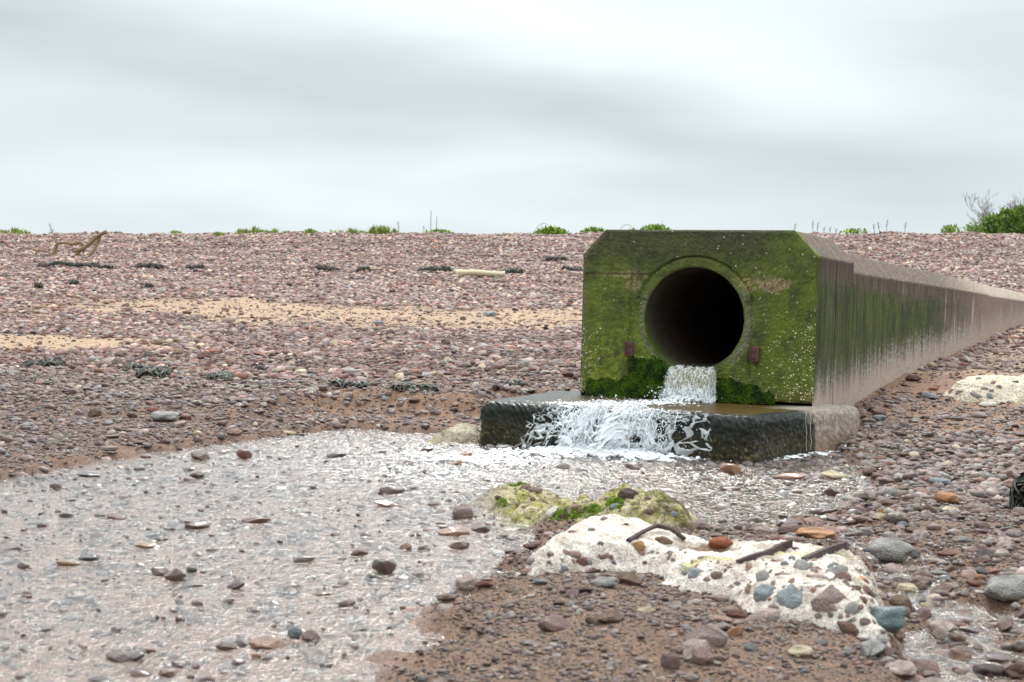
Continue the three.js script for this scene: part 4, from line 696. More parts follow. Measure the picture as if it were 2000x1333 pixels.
{
  const root = thing('white_rock', 'white lump of old concrete studded with pebbles and rusty bars on brown grit', 'rock');
  const rustAt = hit(1686, 1132, WHITE.f), a0 = hit(1345, 1108, WHITE.f), a1 = hit(1640, 1082, WHITE.f);
  const seg = (x, z) => { const ex = a1.x - a0.x, ez = a1.z - a0.z, t = clamp(((x - a0.x) * ex + (z - a0.z) * ez) / (ex * ex + ez * ez), 0, 1); return Math.hypot(x - a0.x - ex * t, z - a0.z - ez * t); };
  const g = rockMesh(WHITE, (x, y, z, ny) => { const k = fbm3(x * 9, y * 9, z * 9, 4), s = n3(x * 70, y * 70, z * 70); let c = mixc(C(238, 227, 214), C(196, 180, 164), clamp(0.3 + 0.9 * k + 0.35 * s, 0, 1)); c = mixc(c, C(158, 140, 122), sst(0.12, 0.42, fbm3(x * 4 + 7, y * 4, z * 4, 3)) * 0.6); c = mixc(c, C(186, 156, 148), sst(0.45, 0.75, n3(x * 38, y * 38, z * 38)) * 0.55); c = mixc(c, C(120, 104, 92), sst(0.55, 0.75, n3(x * 60 + 4, y * 60, z * 60)) * 0.5); c = mixc(c, C(140, 112, 88), sst(0.35, 0.6, gauss(x, z, PIT, 0.12, 0.075) - 0.25 * k)); c = mixc(c, C(170, 164, 70), sst(0.035, 0.006, seg(x, z) + 0.02 * k) * 0.6); c = mixc(c, C(150, 138, 112), clamp(sst(0.92, 1.02, x) * (0.5 + k), 0, 0.8)); c = mixc(c, C(196, 110, 50), sst(0.026, 0.008, Math.hypot(x - rustAt.x, y - rustAt.y, z - rustAt.z)) * 0.8); const m = 1 + 0.14 * s; return [c[0] * m, c[1] * m, c[2] * m]; }, 150);
  part('rock_body', g, std({ vertexColors: true, roughness: 0.9, map: tx(TX.pit, 4), bumpMap: tx(TX.pitBump, 4), bumpScale: 0.014 }), root);
  embed(root, WHITE, [[1361, 1123, 30, 26, 'bg'], [1400, 1125, 22, 16, 'mv'], [1463, 1108, 12, 26, 'pk', 'f', 0.4], [1489, 1130, 24, 30, 'gy'], [1494, 1162, 42, 36, 'bg'], [1568, 1110, 30, 34, 'gy'], [1529, 1123, 27, 11, 'lt', 'a'], [1601, 1129, 32, 14, 'lt', 'f', -0.3], [1636, 1117, 38, 26, 'gy', 'r', 0.5], [1648, 1132, 32, 26, 'mv', 'a'], [1543, 1171, 46, 50, 'bg', 'r', -0.4], [1620, 1174, 62, 54, 'pg', 'a'], [1695, 1158, 30, 26, 'mr', 'a'], [1664, 1193, 24, 34, 'gy', 'r', -0.6], [1687, 1174, 14, 16, 'rd'], [1578, 1143, 22, 10, 'lt'], [1498, 1207, 80, 32, 'lt', 'a', 0.25], [1545, 1137, 9, 20, 'pk', 'f', -0.5], [1463, 1151, 15, 20, 'pk', 'a', 0.4], [1576, 1218, 14, 14, 'gy'], [1657, 1228, 42, 22, 'br', 'f', -0.5], [1725, 1172, 18, 24, 'lt'], [1547, 1092, 11, 11, 'bg'], [1533, 1102, 14, 12, 'bg'], [1555, 1074, 15, 10, 'mr'], [1037, 1098, 20, 13, 'gy'], [1101, 1112, 19, 12, 'bg'], [1105, 1080, 13, 11, 'pk'], [1123, 1084, 24, 14, 'pk'], [1030, 1116, 30, 12, 'pk', 'f'], [1095, 1097, 12, 12, 'pg'], [1194, 1090, 8, 10, 'mv'], [1173, 1062, 11, 8, 'pg'], [1181, 1015, 14, 12, 'pg'], [1223, 1026, 11, 8, 'mr'], [1156, 1036, 15, 10, 'gy'], [1118, 1040, 16, 8, 'pg'], [1137, 1102, 24, 22, 'br', 'a'], [1246, 1072, 28, 26, 'oc', 'a'], [1297, 1058, 32, 22, 'br', 'a'], [1512, 1188, 20, 10, 'pg'], [1670, 1150, 22, 12, 'br'], [1600, 1205, 16, 12, 'pg'], [1440, 1140, 12, 9, 'pg'], [1425, 1110, 10, 8, 'mv'], [1690, 1215, 18, 14, 'pg'], [1215, 1070, 10, 8, 'pk'], [1260, 1100, 9, 8, 'mv']]);
  { const q = rng(99), more = []; for (let k = 0; k < 400 && more.length < 130; k++) { const x = 1020 + 710 * q(), y = lerp(1075, 1245, q()) , lo = x < 1270 ? 1112 : 1112 + (x - 1270) * 0.27, hi = x < 1380 ? 1035 : 1095; if (y > lo || y < hi) continue; const w = 6 + 9 * q() ** 2 + (x > 1560 ? 5 * q() : 0); more.push([x, y, w, w * (0.55 + 0.4 * q()), ['pk', 'pg', 'lt', 'gy', 'mv', 'lt', 'pk', 'bg'][Math.floor(q() * 8)], q() < 0.5 ? 'r' : 'a', q() * 3]); } embed(root, WHITE, more); }
  const bar = std({ color: new THREE.Color(...C(92, 70, 68)), roughness: 0.75, map: tx(TX.pit, 1), bumpMap: tx(TX.pitBump, 1), bumpScale: 0.01 });
  const B = (pts, r, name, lab) => { const q = pts.map(([x, y, up]) => { const p = hit(x, y, WHITE.f); return p.add(V(0, up, 0)); }), cv = new THREE.CatmullRomCurve3(q, false, 'catmullrom', 0.3); const b = new MB(), n = 26; b.tube(cv.getPoints(n), Array.from({ length: n + 1 }, (_, k) => r * (1 + 0.16 * n2(k * 0.7, r * 900))), 9); part(name, b.geo(), bar, root, lab); };
  B([[1227, 1058, 0.002], [1255, 1047, 0.012], [1282, 1040, 0.02], [1310, 1046, 0.02], [1337, 1058, 0.008]], 0.0075, 'rusty_bar', 'bent rusty iron bar over the high end of the rock');
  const strip = (pts, hw, ht, lab) => { const q = pts.map(([x, y, up]) => hit(x, y, WHITE.f).add(V(0, up, 0))), b = new MB(); const cv = new THREE.CatmullRomCurve3(q, false, 'catmullrom', 0.1), n = 14, P = cv.getPoints(n), s0 = 0; for (let k = 0; k <= n; k++) { const t = P[Math.min(n, k + 1)].clone().sub(P[Math.max(0, k - 1)]).normalize(), sd = V(-t.z, 0, t.x).normalize(), h = ht(k / n) * (1 + 0.1 * n2(k, 3)), w = hw; for (const [a, c] of [[-w, -0.004], [w, -0.004], [w * 0.9, h], [-w * 0.9, h]]) b.v(P[k].x + sd.x * a, P[k].y + c, P[k].z + sd.z * a, [1, 1, 1], k * 0.3, a * 20 + c * 20); } for (let k = 0; k < n; k++) for (let f = 0; f < 4; f++) { const a = k * 4 + f, c = k * 4 + (f + 1) % 4; b.quad(a, c, c + 4, a + 4); } b.quad(3, 2, 1, 0); b.quad(n * 4, n * 4 + 1, n * 4 + 2, n * 4 + 3); const g = toCreasedNormals(b.geo(false).toNonIndexed(), 0.5); part('rusty_bar', g, bar, root, lab); };
  strip([[1440, 1103, 0.001], [1470, 1094, 0.004], [1500, 1086, 0.006], [1528, 1078, 0.008], [1546, 1072, 0.008]], 0.007, (t) => t > 0.62 ? 0.02 : 0.012, 'rusty iron strip with a thicker end across the middle of the rock');
  strip([[1570, 1096, 0.001], [1598, 1088, 0.004], [1625, 1081, 0.007], [1650, 1078, 0.01]], 0.008, (t) => 0.009 + 0.012 * t, 'short rusty iron strip near the low end of the rock');
}
{
  const root = thing('mossy_boulder', 'low concrete boulder with yellow-green moss and set pebbles, lying in the stream', 'boulder');
  const g = rockMesh(MOSSY, (x, y, z, ny) => { const k = fbm3(x * 8, y * 8, z * 8, 4), k2 = fbm3(x * 22 + 5, y * 22, z * 22, 3), s = n3(x * 80, y * 80, z * 80); let c = mixc(C(212, 198, 160), C(142, 126, 94), clamp(0.45 + 0.9 * k + 0.3 * s, 0, 1)); c = mixc(c, C(156, 158, 38), clamp(sst(-0.06, 0.3, k2 + 0.3 * k) * 0.72, 0, 1) * sst(-0.08, 0.02, x)); c = mixc(c, C(84, 76, 36), sst(-0.05, 0.35, fbm3(x * 26 + 2, y * 26, z * 26, 3)) * 0.8 * sst(-0.1, 0.0, x)); c = mixc(c, C(70, 58, 36), clamp(sst(0.46, 0.66, x + 0.1 * k2) * (0.35 + 1.1 * k), 0, 0.8)); c = mixc(c, C(158, 148, 136), sst(-0.02, -0.12, x) * 0.85); const m = 1 + 0.3 * s; return [c[0] * m, c[1] * m, c[2] * m]; });
  part('rock_body', g, std({ vertexColors: true, roughness: 0.85, map: tx(TX.pit, 4), bumpMap: tx(TX.pitBump, 4), bumpScale: 0.016 }), root);
  embed(root, MOSSY, [[1226, 967, 34, 24, 'dk', 'r', -0.2], [1092, 967, 24, 14, 'gy'], [1029, 954, 22, 12, 'mv'], [1046, 957, 24, 12, 'pg'], [1078, 1003, 26, 28, 'wh', 'a'], [1201, 991, 20, 14, 'bg'], [973, 974, 10, 16, 'dk', 'f', 1.4], [1316, 1006, 15, 11, 'bg'], [1226, 945, 22, 11, 'pg'], [1127, 990, 17, 10, 'pk'], [1134, 1000, 13, 12, 'br'], [1101, 1009, 12, 11, 'mr'], [1072, 966, 9, 7, 'pg'], [1040, 977, 11, 9, 'br'], [1269, 1000, 16, 12, 'br'], [1112, 1002, 9, 10, 'lt'], [1185, 975, 9, 7, 'mv'], [1265, 975, 12, 9, 'br'], [1290, 985, 10, 8, 'dk'], [1150, 975, 8, 6, 'pg']]);
  const tuft = (() => { const b = new MB(), r = rng(8); for (let k = 0; k < 7; k++) { const a = k * 0.9 + r(), x = Math.cos(a), z = Math.sin(a), s = 0.5 + 0.5 * r(), w = 0.3; const i0 = b.v(-z * w * 0.5, 0, x * w * 0.5), i1 = b.v(z * w * 0.5, 0, -x * w * 0.5), i2 = b.v(x * s, 1, z * s); b.tri(i0, i1, i2); } return b.geo(); })();
  const r = rng(9), mats = [], cols = [], M4 = new THREE.Matrix4(), q = new THREE.Quaternion();
  for (const [px, py, rx, ry, n] of [[1006, 942, 22, 9, 500], [978, 982, 12, 10, 300], [1125, 1004, 42, 10, 800], [1200, 984, 18, 14, 420], [1090, 1012, 20, 8, 300], [1050, 946, 30, 6, 250], [1160, 995, 20, 10, 260], [1290, 960, 30, 14, 160]]) for (let k = 0; k < n; k++) {
    const a = r() * 6.283, d = Math.sqrt(r()), p = hit(px + Math.cos(a) * d * rx, py + Math.sin(a) * d * ry, MOSSY.f); if (MOSSY.f(p.x, p.z) < 0) continue;
    q.setFromUnitVectors(V(0, 1, 0), V(r() - 0.5, 0.8, r() * 0.9).normalize()); const s = 0.003 + 0.005 * r(); mats.push(M4.clone().compose(p, q, V(s, s, s))); cols.push(mixc(C(52, 96, 6), C(142, 168, 20), r()));
  }
  addInst('moss', tuft, std({ roughness: 0.8, side: THREE.DoubleSide }), mats, cols, root);
}
{
  const root = thing('pale_boulder', 'pale grey boulder with a green tinge against the end of the slab', 'boulder');
  part('rock_body', rockMesh(PALE, (x, y, z, ny) => { const k = fbm3(x * 7, y * 7, z * 7, 4), s = n3(x * 60, y * 60, z * 60); let c = mixc(C(200, 188, 164), C(146, 128, 106), clamp(0.4 + 0.9 * k + 0.35 * s, 0, 1)); c = mixc(c, C(170, 166, 80), sst(0.0, 0.4, n3(x * 9, y * 9, z * 9)) * sst(-0.42, -0.55, x) * 0.7); return c; }, 100), std({ vertexColors: true, roughness: 0.9, map: tx(TX.pit, 3), bumpMap: tx(TX.pitBump, 3), bumpScale: 0.02 }), root);
}
{
  const root = thing('chalky_boulder', 'chalky white boulder with set pebbles on sand beside the culvert wall', 'boulder');
  part('rock_body', rockMesh(WHITE2, (x, y, z, ny) => { const k = fbm3(x * 6, y * 6, z * 6, 4), s = n3(x * 40, y * 40, z * 40); return mixc(C(240, 228, 204), C(206, 188, 160), clamp(0.35 + 0.8 * k + 0.35 * s, 0, 1)); }, 100), std({ vertexColors: true, roughness: 0.92, map: tx(TX.pit, 2.2), bumpMap: tx(TX.pitBump, 2.2), bumpScale: 0.03 }), root);
  embed(root, WHITE2, [[1912, 741, 11, 9, 'gy'], [1939, 749, 14, 9, 'mv', 'a', 0.4], [1952, 756, 10, 7, 'pg'], [1934, 775, 12, 14, 'bg'], [1908, 774, 22, 10, 'gy', 'f', -0.4], [1924, 760, 12, 7, 'pg'], [1983, 747, 12, 6, 'br', 'f'], [1876, 767, 16, 9, 'pg'], [1860, 764, 12, 9, 'pk'], [1938, 764, 10, 7, 'gy']]);
  const b = new MB(), q = [[1872, 752], [1884, 741], [1898, 734], [1916, 731], [1924, 729]].map(([x, y]) => hit(x, y, WHITE2.f).add(V(0, 0.008, 0))), P = new THREE.CatmullRomCurve3(q).getPoints(16); b.tube(P, P.map((_, k) => 0.014 * Math.sin(0.35 + k / 16 * 2.4)), 7); part('wood_scrap', b.geo(), std({ color: new THREE.Color(...C(168, 132, 84)), roughness: 0.85 }), root, 'brown curved scrap of wood stuck to the boulder');
}
{ // dark weedy boulder at the edge of the frame
  const p = hit(2006, 1004, groundY), r = rng(61), root = thing('weedy_boulder', 'dark boulder hung with black seaweed at the edge of the shingle', 'boulder', [p.x + 0.11, p.y, p.z]);
  const g = stoneGeo(305, 'angular', 8); g.scale(0.15, 0.12, 0.13); g.translate(0, 0.08, 0); part('rock_body', g, std({ color: new THREE.Color(...C(36, 34, 30)), roughness: 0.7, bumpMap: TX.stoneBump, bumpScale: 0.03 }), root);
  const b = new MB(); for (let k = 0; k < 230; k++) { const a = r() * 6.283, pts = []; let an = a, rr = 0.01 + 0.1 * r(), y = 0.205 - 0.9 * rr * rr * 8 + 0.01 * r(); for (let s = 0; s < 6; s++) { pts.push(V(Math.cos(an) * rr * 1.1, y, Math.sin(an) * rr)); an += (r() - 0.5) * 0.7; rr = Math.min(0.16, rr + 0.012 + 0.022 * r()); y = Math.max(0.005, y - 0.006 - 0.02 * s * r() * (0.5 + rr * 6)); } b.tube(pts, [0.005, 0.007, 0.008, 0.007, 0.006, 0.002], 4, C(20 + 14 * r(), 20 + 14 * r(), 14)); }
  part('seaweed', b.geo(), std({ vertexColors: true, roughness: 0.45 }), root, 'black strands of seaweed over the boulder');
}

// ---------------------------------------------------------------- water
const waterMat = phy({ color: new THREE.Color(0.96, 0.95, 0.93), roughness: 0.11, transmission: 1, thickness: 0, ior: 1.33, bumpMap: tx(TX.ripple, 1.6), bumpScale: 0.0085 });
function rip(x, z) { // ripples of the stream, metres; coarse where water tumbles before the slab
  const [u, , w] = toL(V(x, 0, z)), wild = sst(2.4, 0.4, Math.hypot((u + 1.2) * 0.9, w + 1.5)), a = 0.5 * x + 0.87 * -z;
  return (0.003 + 0.007 * wild) * n2(x * 9 + a * 2, z * 7) + (0.0022 + 0.004 * wild) * n2(x * 22, z * 17 + 4) + 0.0008 * n2(x * 50, z * 40);
}
{
  const b = new MB(), cell = 0.016, X0 = -4.2, X1 = 2.9, Z0 = -10.3, Z1 = -2.6, nx = Math.ceil((X1 - X0) / cell), nz = Math.ceil((Z1 - Z0) / cell), id = new Int32Array((nx + 1) * (nz + 1)).fill(-1), ok = new Uint8Array((nx + 1) * (nz + 1));
  for (let j = 0; j <= nz; j++) for (let i = 0; i <= nx; i++) { const x = X0 + i * cell, z = Z0 + j * cell; if (Math.abs(x) > 0.5 * -z + 0.8) continue; const y = groundY(x, z); ok[j * (nx + 1) + i] = y < 0.012 ? 1 : 0; }
  const get = (i, j) => { const k = j * (nx + 1) + i; if (id[k] < 0) { const x = X0 + i * cell, z = Z0 + j * cell; id[k] = b.v(x, rip(x, z), z, [1, 1, 1], x, z); } return id[k]; };
  for (let j = 0; j < nz; j++) for (let i = 0; i < nx; i++) { if (ok[j * (nx + 1) + i] | ok[j * (nx + 1) + i + 1] | ok[(j + 1) * (nx + 1) + i] | ok[(j + 1) * (nx + 1) + i + 1]) b.quad(get(i, j), get(i, j + 1), get(i + 1, j + 1), get(i + 1, j)); }
  tag(mesh('stream_water', b.geo(), waterMat), 'shallow clear stream running from the slab across the pebbles', 'water', null, 'structure');
}
const foamMat = phy({ color: new THREE.Color(0.88, 0.89, 0.9), roughness: 0.75, transmission: 0.3, thickness: 0 });
const jetMat = phy({ color: new THREE.Color(0.9, 0.92, 0.93), roughness: 0.3, transmission: 0.6, thickness: 0, ior: 1.33 });
const blobGeo = (() => { let g = new THREE.IcosahedronGeometry(1, 1); g.deleteAttribute('uv'); g.deleteAttribute('normal'); g = mergeVertices(g); g.computeVertexNormals(); return g; })();
{
  // films and threads of falling water
  const r = rng(404), root = thing('falling_water', 'white water pouring from the pipe and splashing over the slab edge', 'water'); root.userData.kind = 'structure';
  const pool = new MB(); // dark water standing in the bottom of the pipe and curling over its lip
  pool.grid(36, 60, (i, j) => { const s = i / 36 * 2 - 1, w = j < 14 ? -0.16 + 0.16 * j / 14 : 3.5 * ((j - 14) / 46) ** 1.6, half = 0.165; const drop = w < 0 ? -4.6 * w * w : 0, p = L(PU + 0.02 + s * half * (w < 0 ? 1 - w * 0.1 : 1), 0.207 + drop + 0.002 * n2(s * 6, w * 8) + (Math.abs(s) > 0.9 ? -0.006 : 0), w); return [p.x, p.y, p.z, [1, 1, 1], s, w]; });
  part('pipe_water', pool.geo(), phy({ color: new THREE.Color(0.75, 0.7, 0.55), roughness: 0.05, transmission: 0.9, thickness: 0, ior: 1.33, bumpMap: tx(TX.ripple, 2), bumpScale: 0.01, side: THREE.DoubleSide }), root);
  const jet = new MB(), drops = [], dc = [], M4 = new THREE.Matrix4(), q = new THREE.Quaternion();
  const drop = (p, s, st = 1) => { q.setFromAxisAngle(V(r() - 0.5, r() - 0.5, r() - 0.5).normalize(), r() * 3); drops.push(M4.clone().compose(p, q, V(s, s * st, s))); dc.push([1, 1, 1]); };
  const lacy = (nu, nt, pos, keep) => { // a torn film of water: only the cells that the net of threads covers
    const id = new Map(), get = (i, j) => { const k = j * (nu + 1) + i; if (!id.has(k)) { const p = pos(i / nu, j / nt); id.set(k, jet.v(p.x, p.y, p.z, [1, 1, 1], i / nu, j / nt)); } return id.get(k); };
    for (let j = 0; j < nt; j++) for (let i = 0; i < nu; i++) if (keep((i + 0.5) / nu, (j + 0.5) / nt)) jet.quad(get(i, j), get(i, j + 1), get(i + 1, j + 1), get(i + 1, j));
  };
  const net = (x, y, q) => Math.min(Math.abs(n2(x + q, y)), 1.25 * Math.abs(n2(x * 2.1 - q, y * 1.9 + 3)));
  // the fall from the pipe lip: smooth streaked films one before the other
  for (let l = 0; l < 4; l++) {
    const v0 = 0.40 + 0.16 * l;
    lacy(110, 60, (s, t) => { const T = t * 0.222, u = PU + 0.02 + (s - 0.5) * 0.30 * (1 + 0.25 * t); return L(u + 0.006 * n2(s * 9 + l * 5, t * 4), 0.2235 - 4.9 * T * T + 0.005 * n2(s * 16 + l * 3, t * 4), -v0 * T - 0.016 * n2(s * 15 + l * 7, t * 3.5) * (0.3 + t) - 0.003 * l); },
      (s, t) => t > 0.3 + 0.14 * n2(s * 9, l) && (l === 0 ? n2(s * 12, t * 2.5) > -0.55 : net(s * 11 + l * 13, t * 2.4, l) < 0.10 + 0.2 * t) && s > 0.03 + 0.03 * n2(t * 6, l) && s < 0.97 - 0.03 * Math.abs(n2(t * 6, l + 3)));
  }
  for (let k = 0; k < 420; k++) { const T = 0.215 * Math.sqrt(0.15 + 0.85 * r()), s = r() * 2 - 1; drop(L(PU + 0.02 + s * (0.15 + 0.35 * T * T), 0.222 - 4.9 * T * T + 0.012 * r(), -0.85 * T * (0.8 + 0.5 * r()) - 0.02 * r()), 0.0012 + 0.003 * r() ** 2, 1.6); }
  for (let k = 0; k < 420; k++) { const a = r() * 3.1416, d = 0.03 + 0.2 * r() ** 1.5; drop(L(PU + Math.cos(a) * d * 1.2, 0.005 + 0.08 * r() ** 2, -0.14 - Math.sin(a) * d), 0.0012 + 0.0034 * r() ** 2); }
  // the splash over the front edge, falling to the stream
  const edgeU = () => { const g = (r() + r() + r()) / 3; return -1.42 + g * 1.0; };
  const h2 = (i, j, k) => { const v = Math.sin(i * 127.1 + j * 311.7 + k * 74.7) * 43758.5453; return v - Math.floor(v); };
  const cells = (x, y, k) => { const i = Math.floor(x), j = Math.floor(y); let f1 = 9, f2 = 9; for (let a = -1; a <= 1; a++) for (let b = -1; b <= 1; b++) { const d = Math.hypot(i + a + h2(i + a, j + b, k) - x, j + b + h2(i + a, j + b, k + 5) - y); if (d < f1) { f2 = f1; f1 = d; } else if (d < f2) f2 = d; } return f2 - f1; };   // 0 along the walls between cells
  for (let l = 0; l < 4; l++) { // torn films that run down the face and leap from the edge
    const vo = [0.10, 0.30, 0.55, 0.85][l], up = [0, 0.1, 0.35, 0.6][l], q = l * 17.3, wrap = (s, t) => [s * [26, 19, 15, 13][l] + 0.6 * n2(s * 9, t * 3 + q), t * [5, 5.5, 5, 4.5][l] + 0.6 * n2(s * 9 + 4, t * 3 + q) + 0.5 * n2(s * 4, q)];
    lacy(330, 96, (s, t) => { const u = -1.44 + 1.08 * s, c = Math.exp(-(((u + 0.94) / 0.3) ** 2)), T = t * 0.262, e = cells(...wrap(s, t), l), v = vo * (0.5 + 0.7 * c) * (1 + 0.3 * n2(u * 6 + q, 1)), vy = up * c * (0.5 + n2(u * 5 + q, 4)); return L(u - 0.25 * T + 0.5 * n2(u * 5, q) * T + 0.010 * n2(s * 20 + q, t * 6), -0.008 + vy * T - 4.7 * T * T, SW0 + 0.012 - v * T - (0.02 * (1 - Math.min(1, e * 2)) + 0.014 * n2(s * 26 + q, t * 7)) * (0.15 + t)); },
      (s, t) => { const u = -1.44 + 1.08 * s, c = Math.exp(-(((u + 0.94 + 0.05 * n2(t * 4, q)) / [0.40, 0.34, 0.30, 0.26][l]) ** 2)) * (0.8 + 0.6 * n2(u * 5, q + t)); if (c < 0.14) return false; return cells(...wrap(s, t), l) < [0.30, 0.20, 0.15, 0.12][l] * (0.35 + 0.9 * c) * (0.6 + 0.7 * t + 0.5 * n2(s * 16 + q, t * 5)); });
  }
  for (let k = 0; k < 110; k++) { // threads thrown out in arcs
    const u = edgeU(), c = Math.exp(-(((u + 0.94) / 0.27) ** 2)), v0 = 0.25 + (0.85 * r() + 0.1) * (0.3 + c), vy = (r() < 0.5 ? 1.0 * r() * c : 0.1 * r()), dir = (r() - 0.5) * 0.9 - 0.12, pts = [], t0 = r() * 0.15, span = 0.05 + 0.10 * r(), n = 8, ph = r() * 6;
    for (let i = 0; i <= n; i++) { const T = t0 + span * i / n, v = -0.012 + vy * T - 4.9 * T * T; if (v < -0.295) break; pts.push(L(u + dir * T + 0.010 * Math.sin(ph + i * 0.7) * r(), v + 0.006 * Math.sin(ph * 2 + i * 0.9), SW0 + 0.02 - v0 * T)); }
    const m = pts.length - 1; if (m > 2) { const rr = 0.0011 + 0.0024 * r() ** 2; jet.tube(pts, pts.map((_, i) => rr * (0.25 + Math.sin(Math.PI * (0.1 + 0.85 * i / m)))), 5); }
  }
  for (let k = 0; k < 50; k++) { // loops thrown up
    const u = edgeU(), T = 0.05 + 0.15 * r(), cv = -0.02 + 0.5 * T * r() - 4.9 * T * T, cw = SW0 - (0.3 + 0.7 * r()) * T, R0 = 0.010 + 0.02 * r(), e = 0.5 + 0.7 * r(), a0 = r() * 6.28, sw = 1.5 + 3 * r(), pts = []; if (cv < -0.25) continue;
    for (let i = 0; i <= 10; i++) { const a = a0 + sw * i / 10; pts.push(L(u + Math.cos(a) * R0, cv + Math.sin(a) * R0 * e, cw + 0.012 * Math.sin(a * 2 + k))); }
    const rr = 0.0014 + 0.002 * r(); jet.tube(pts, pts.map((_, i) => rr * Math.sin(0.3 + i / 10 * 2.5)), 5);
  }
  for (let k = 0; k < 3000; k++) { const u = edgeU(), c = Math.exp(-(((u + 0.94) / 0.28) ** 2)), T = 0.25 * Math.sqrt(r()), v = 0.0 + 1.2 * r() ** 2 * c * T - 4.9 * T * T, w = SW0 - (0.2 + 1.1 * r() * (0.4 + c)) * T; if (v < -0.3) continue; drop(L(u + (r() - 0.5) * 0.12, v, w), 0.0008 + 0.003 * r() ** 5, 1 + r()); }
  for (const [u0, w0] of [-0.36, -0.42].map((w) => [SRT(w) + 0.012, w])) { const pts = []; for (let i = 0; i < 12; i++) pts.push(L(u0 + 0.012 * i / 11 + 0.006 * n2(u0 * 99, i * 0.5), -0.03 - 0.021 * i, w0 + 0.01 * n2(w0 * 9, i * 0.6))); jet.tube(pts, 0.0015, 4); }
  part('water_threads', jet.geo(), jetMat, root); addInst('droplets', blobGeo, foamMat, drops, dc, root);
}
{
  // foam lying on the stream, on the slab and below the fall
  const r = rng(505), cell = 0.0085, b = new MB();
  const lay = (x0, x1, z0, z1, inside, height) => {
    const nx = Math.ceil((x1 - x0) / cell), nz = Math.ceil((z1 - z0) / cell), id = new Map();
    const get = (i, j) => { const k = j * (nx + 2) + i; if (!id.has(k)) { const x = x0 + i * cell, z = z0 + j * cell; id.set(k, b.v(x + cell * 0.2 * n2(x * 300, z * 300), height(x, z), z + cell * 0.2 * n2(x * 300 + 7, z * 300), [1, 1, 1], x, z)); } return id.get(k); };
    for (let j = 0; j < nz; j++) for (let i = 0; i < nx; i++) if (inside(x0 + (i + 0.5) * cell, z0 + (j + 0.5) * cell)) b.quad(get(i, j), get(i, j + 1), get(i + 1, j + 1), get(i + 1, j));
  };
  const lace = (x, z) => { const wx = x + 0.05 * n2(x * 6, z * 6), wz = z + 0.05 * n2(x * 6 + 9, z * 6); return 1.02 - Math.abs(n2(wx * 6, wz * 7)) * 1.5 - 0.5 * Math.abs(n2(wx * 15 + 3, wz * 17)) + 0.22 * n2(wx * 3, wz * 3) + 0.13 * n2(x * 42, z * 42); };
  const cover = (x, z) => { // how much foam: 0..1
    const [u, , w] = toL(V(x, 0, z)), f = w - SW0; let c = 0;
    c = Math.max(c, 1.6 * Math.exp(-(((u + 0.95) / 0.5) ** 2) - ((f + 0.12) / 0.17) ** 2));
    c = Math.max(c, 0.85 * Math.exp(-(((u + 1.25) / 0.5) ** 2) - ((f + 0.38) / 0.26) ** 2));
    c = Math.max(c, 0.72 * Math.exp(-(((u + 1.45) / 0.55) ** 2) - ((f + 0.85) / 0.45) ** 2));
    c = Math.max(c, 0.42 * Math.exp(-(((u + 1.35) / 0.55) ** 2) - ((f + 1.6) / 0.7) ** 2));
    c = Math.max(c, 0.36 * Math.exp(-(((u + 0.4) / 0.45) ** 2) - ((f + 0.05) / 0.08) ** 2));
    c = Math.max(c, 0.75 * Math.exp(-(((u - SRT(w) - 0.05) / 0.07) ** 2) - ((w + 0.5) / 0.5) ** 2)); c = Math.max(c, 0.85 * Math.exp(-(((u - 0.11) / 0.1) ** 2) - ((w + 0.38) / 0.1) ** 2));
    c = Math.max(c, 0.33 * Math.exp(-(((u - 0.0) / 0.5) ** 2) - ((f + 0.85) / 0.4) ** 2));
    return c;
  };
  lay(-2.4, 2.5, -9.7, -6.4, (x, z) => { const c = cover(x, z); if (c < 0.1 || groundY(x, z) > 0.02) return false; const [u, , w] = toL(V(x, 0, z)); if (u > SL(w) && u < SRT(w) + 0.01 && w > SW0 - 0.005 && w < SW1) return false; for (const q of ROCKS) if (q.f(x, z) > 0.01) return false; return lace(x, z) > 1.32 - 1.55 * c; },
    (x, z) => rip(x, z) + 0.004 + 0.02 * Math.max(0, cover(x, z) - 0.45) * (1 + n2(x * 25, z * 25)) + 0.003 * n2(x * 90, z * 90));
  // on the slab: from the foot of the fall to the front edge
  const B0 = L(SU0, 0, SW0), corners = [L(-1.75, 0, SW0), L(-0.45, 0, SW0), L(-1.75, 0, -0.02), L(-0.45, 0, -0.02)], xs = corners.map((p) => p.x), zs = corners.map((p) => p.z);
  const onSlab = (u, w) => { const t = clamp((w - -0.2) / (SW0 + 0.2), 0, 1), cu = lerp(-0.8, -1.2, t), hw = lerp(0.17, 0.42, t); return 1.0 * Math.exp(-(((u - cu) / hw) ** 2)) * sst(-0.06, -0.12, w) * (1.0 - 0.25 * t) ; };
  lay(Math.min(...xs), Math.max(...xs), Math.min(...zs), Math.max(...zs), (x, z) => { const [u, , w] = toL(V(x, 0, z)); if (w < SW0 + 0.03 || w > -0.03 || u < SU0 + 0.05 || u > SU1) return false; return lace(x * 1.1, z * 1.4 + u) > 1.25 - 1.1 * onSlab(u, w); }, (x, z) => { const [u, , w] = toL(V(x, 0, z)); return slabY + 0.009 + 0.006 * n2(x * 40, z * 40) + 0.02 * Math.exp(-(((u + 0.8) / 0.14) ** 2) - ((w + 0.19) / 0.07) ** 2) * (1 + n2(x * 60, z * 60)); });
  const root = new THREE.Group(); root.name = 'foam'; tag(root, 'white foam spread on the stream and on the slab below the fall', 'foam', null, 'stuff'); scene.add(root);
  part('foam_sheet', b.geo(), foamMat, root);
  const mats = [], cols = [], M4 = new THREE.Matrix4(), q = new THREE.Quaternion();
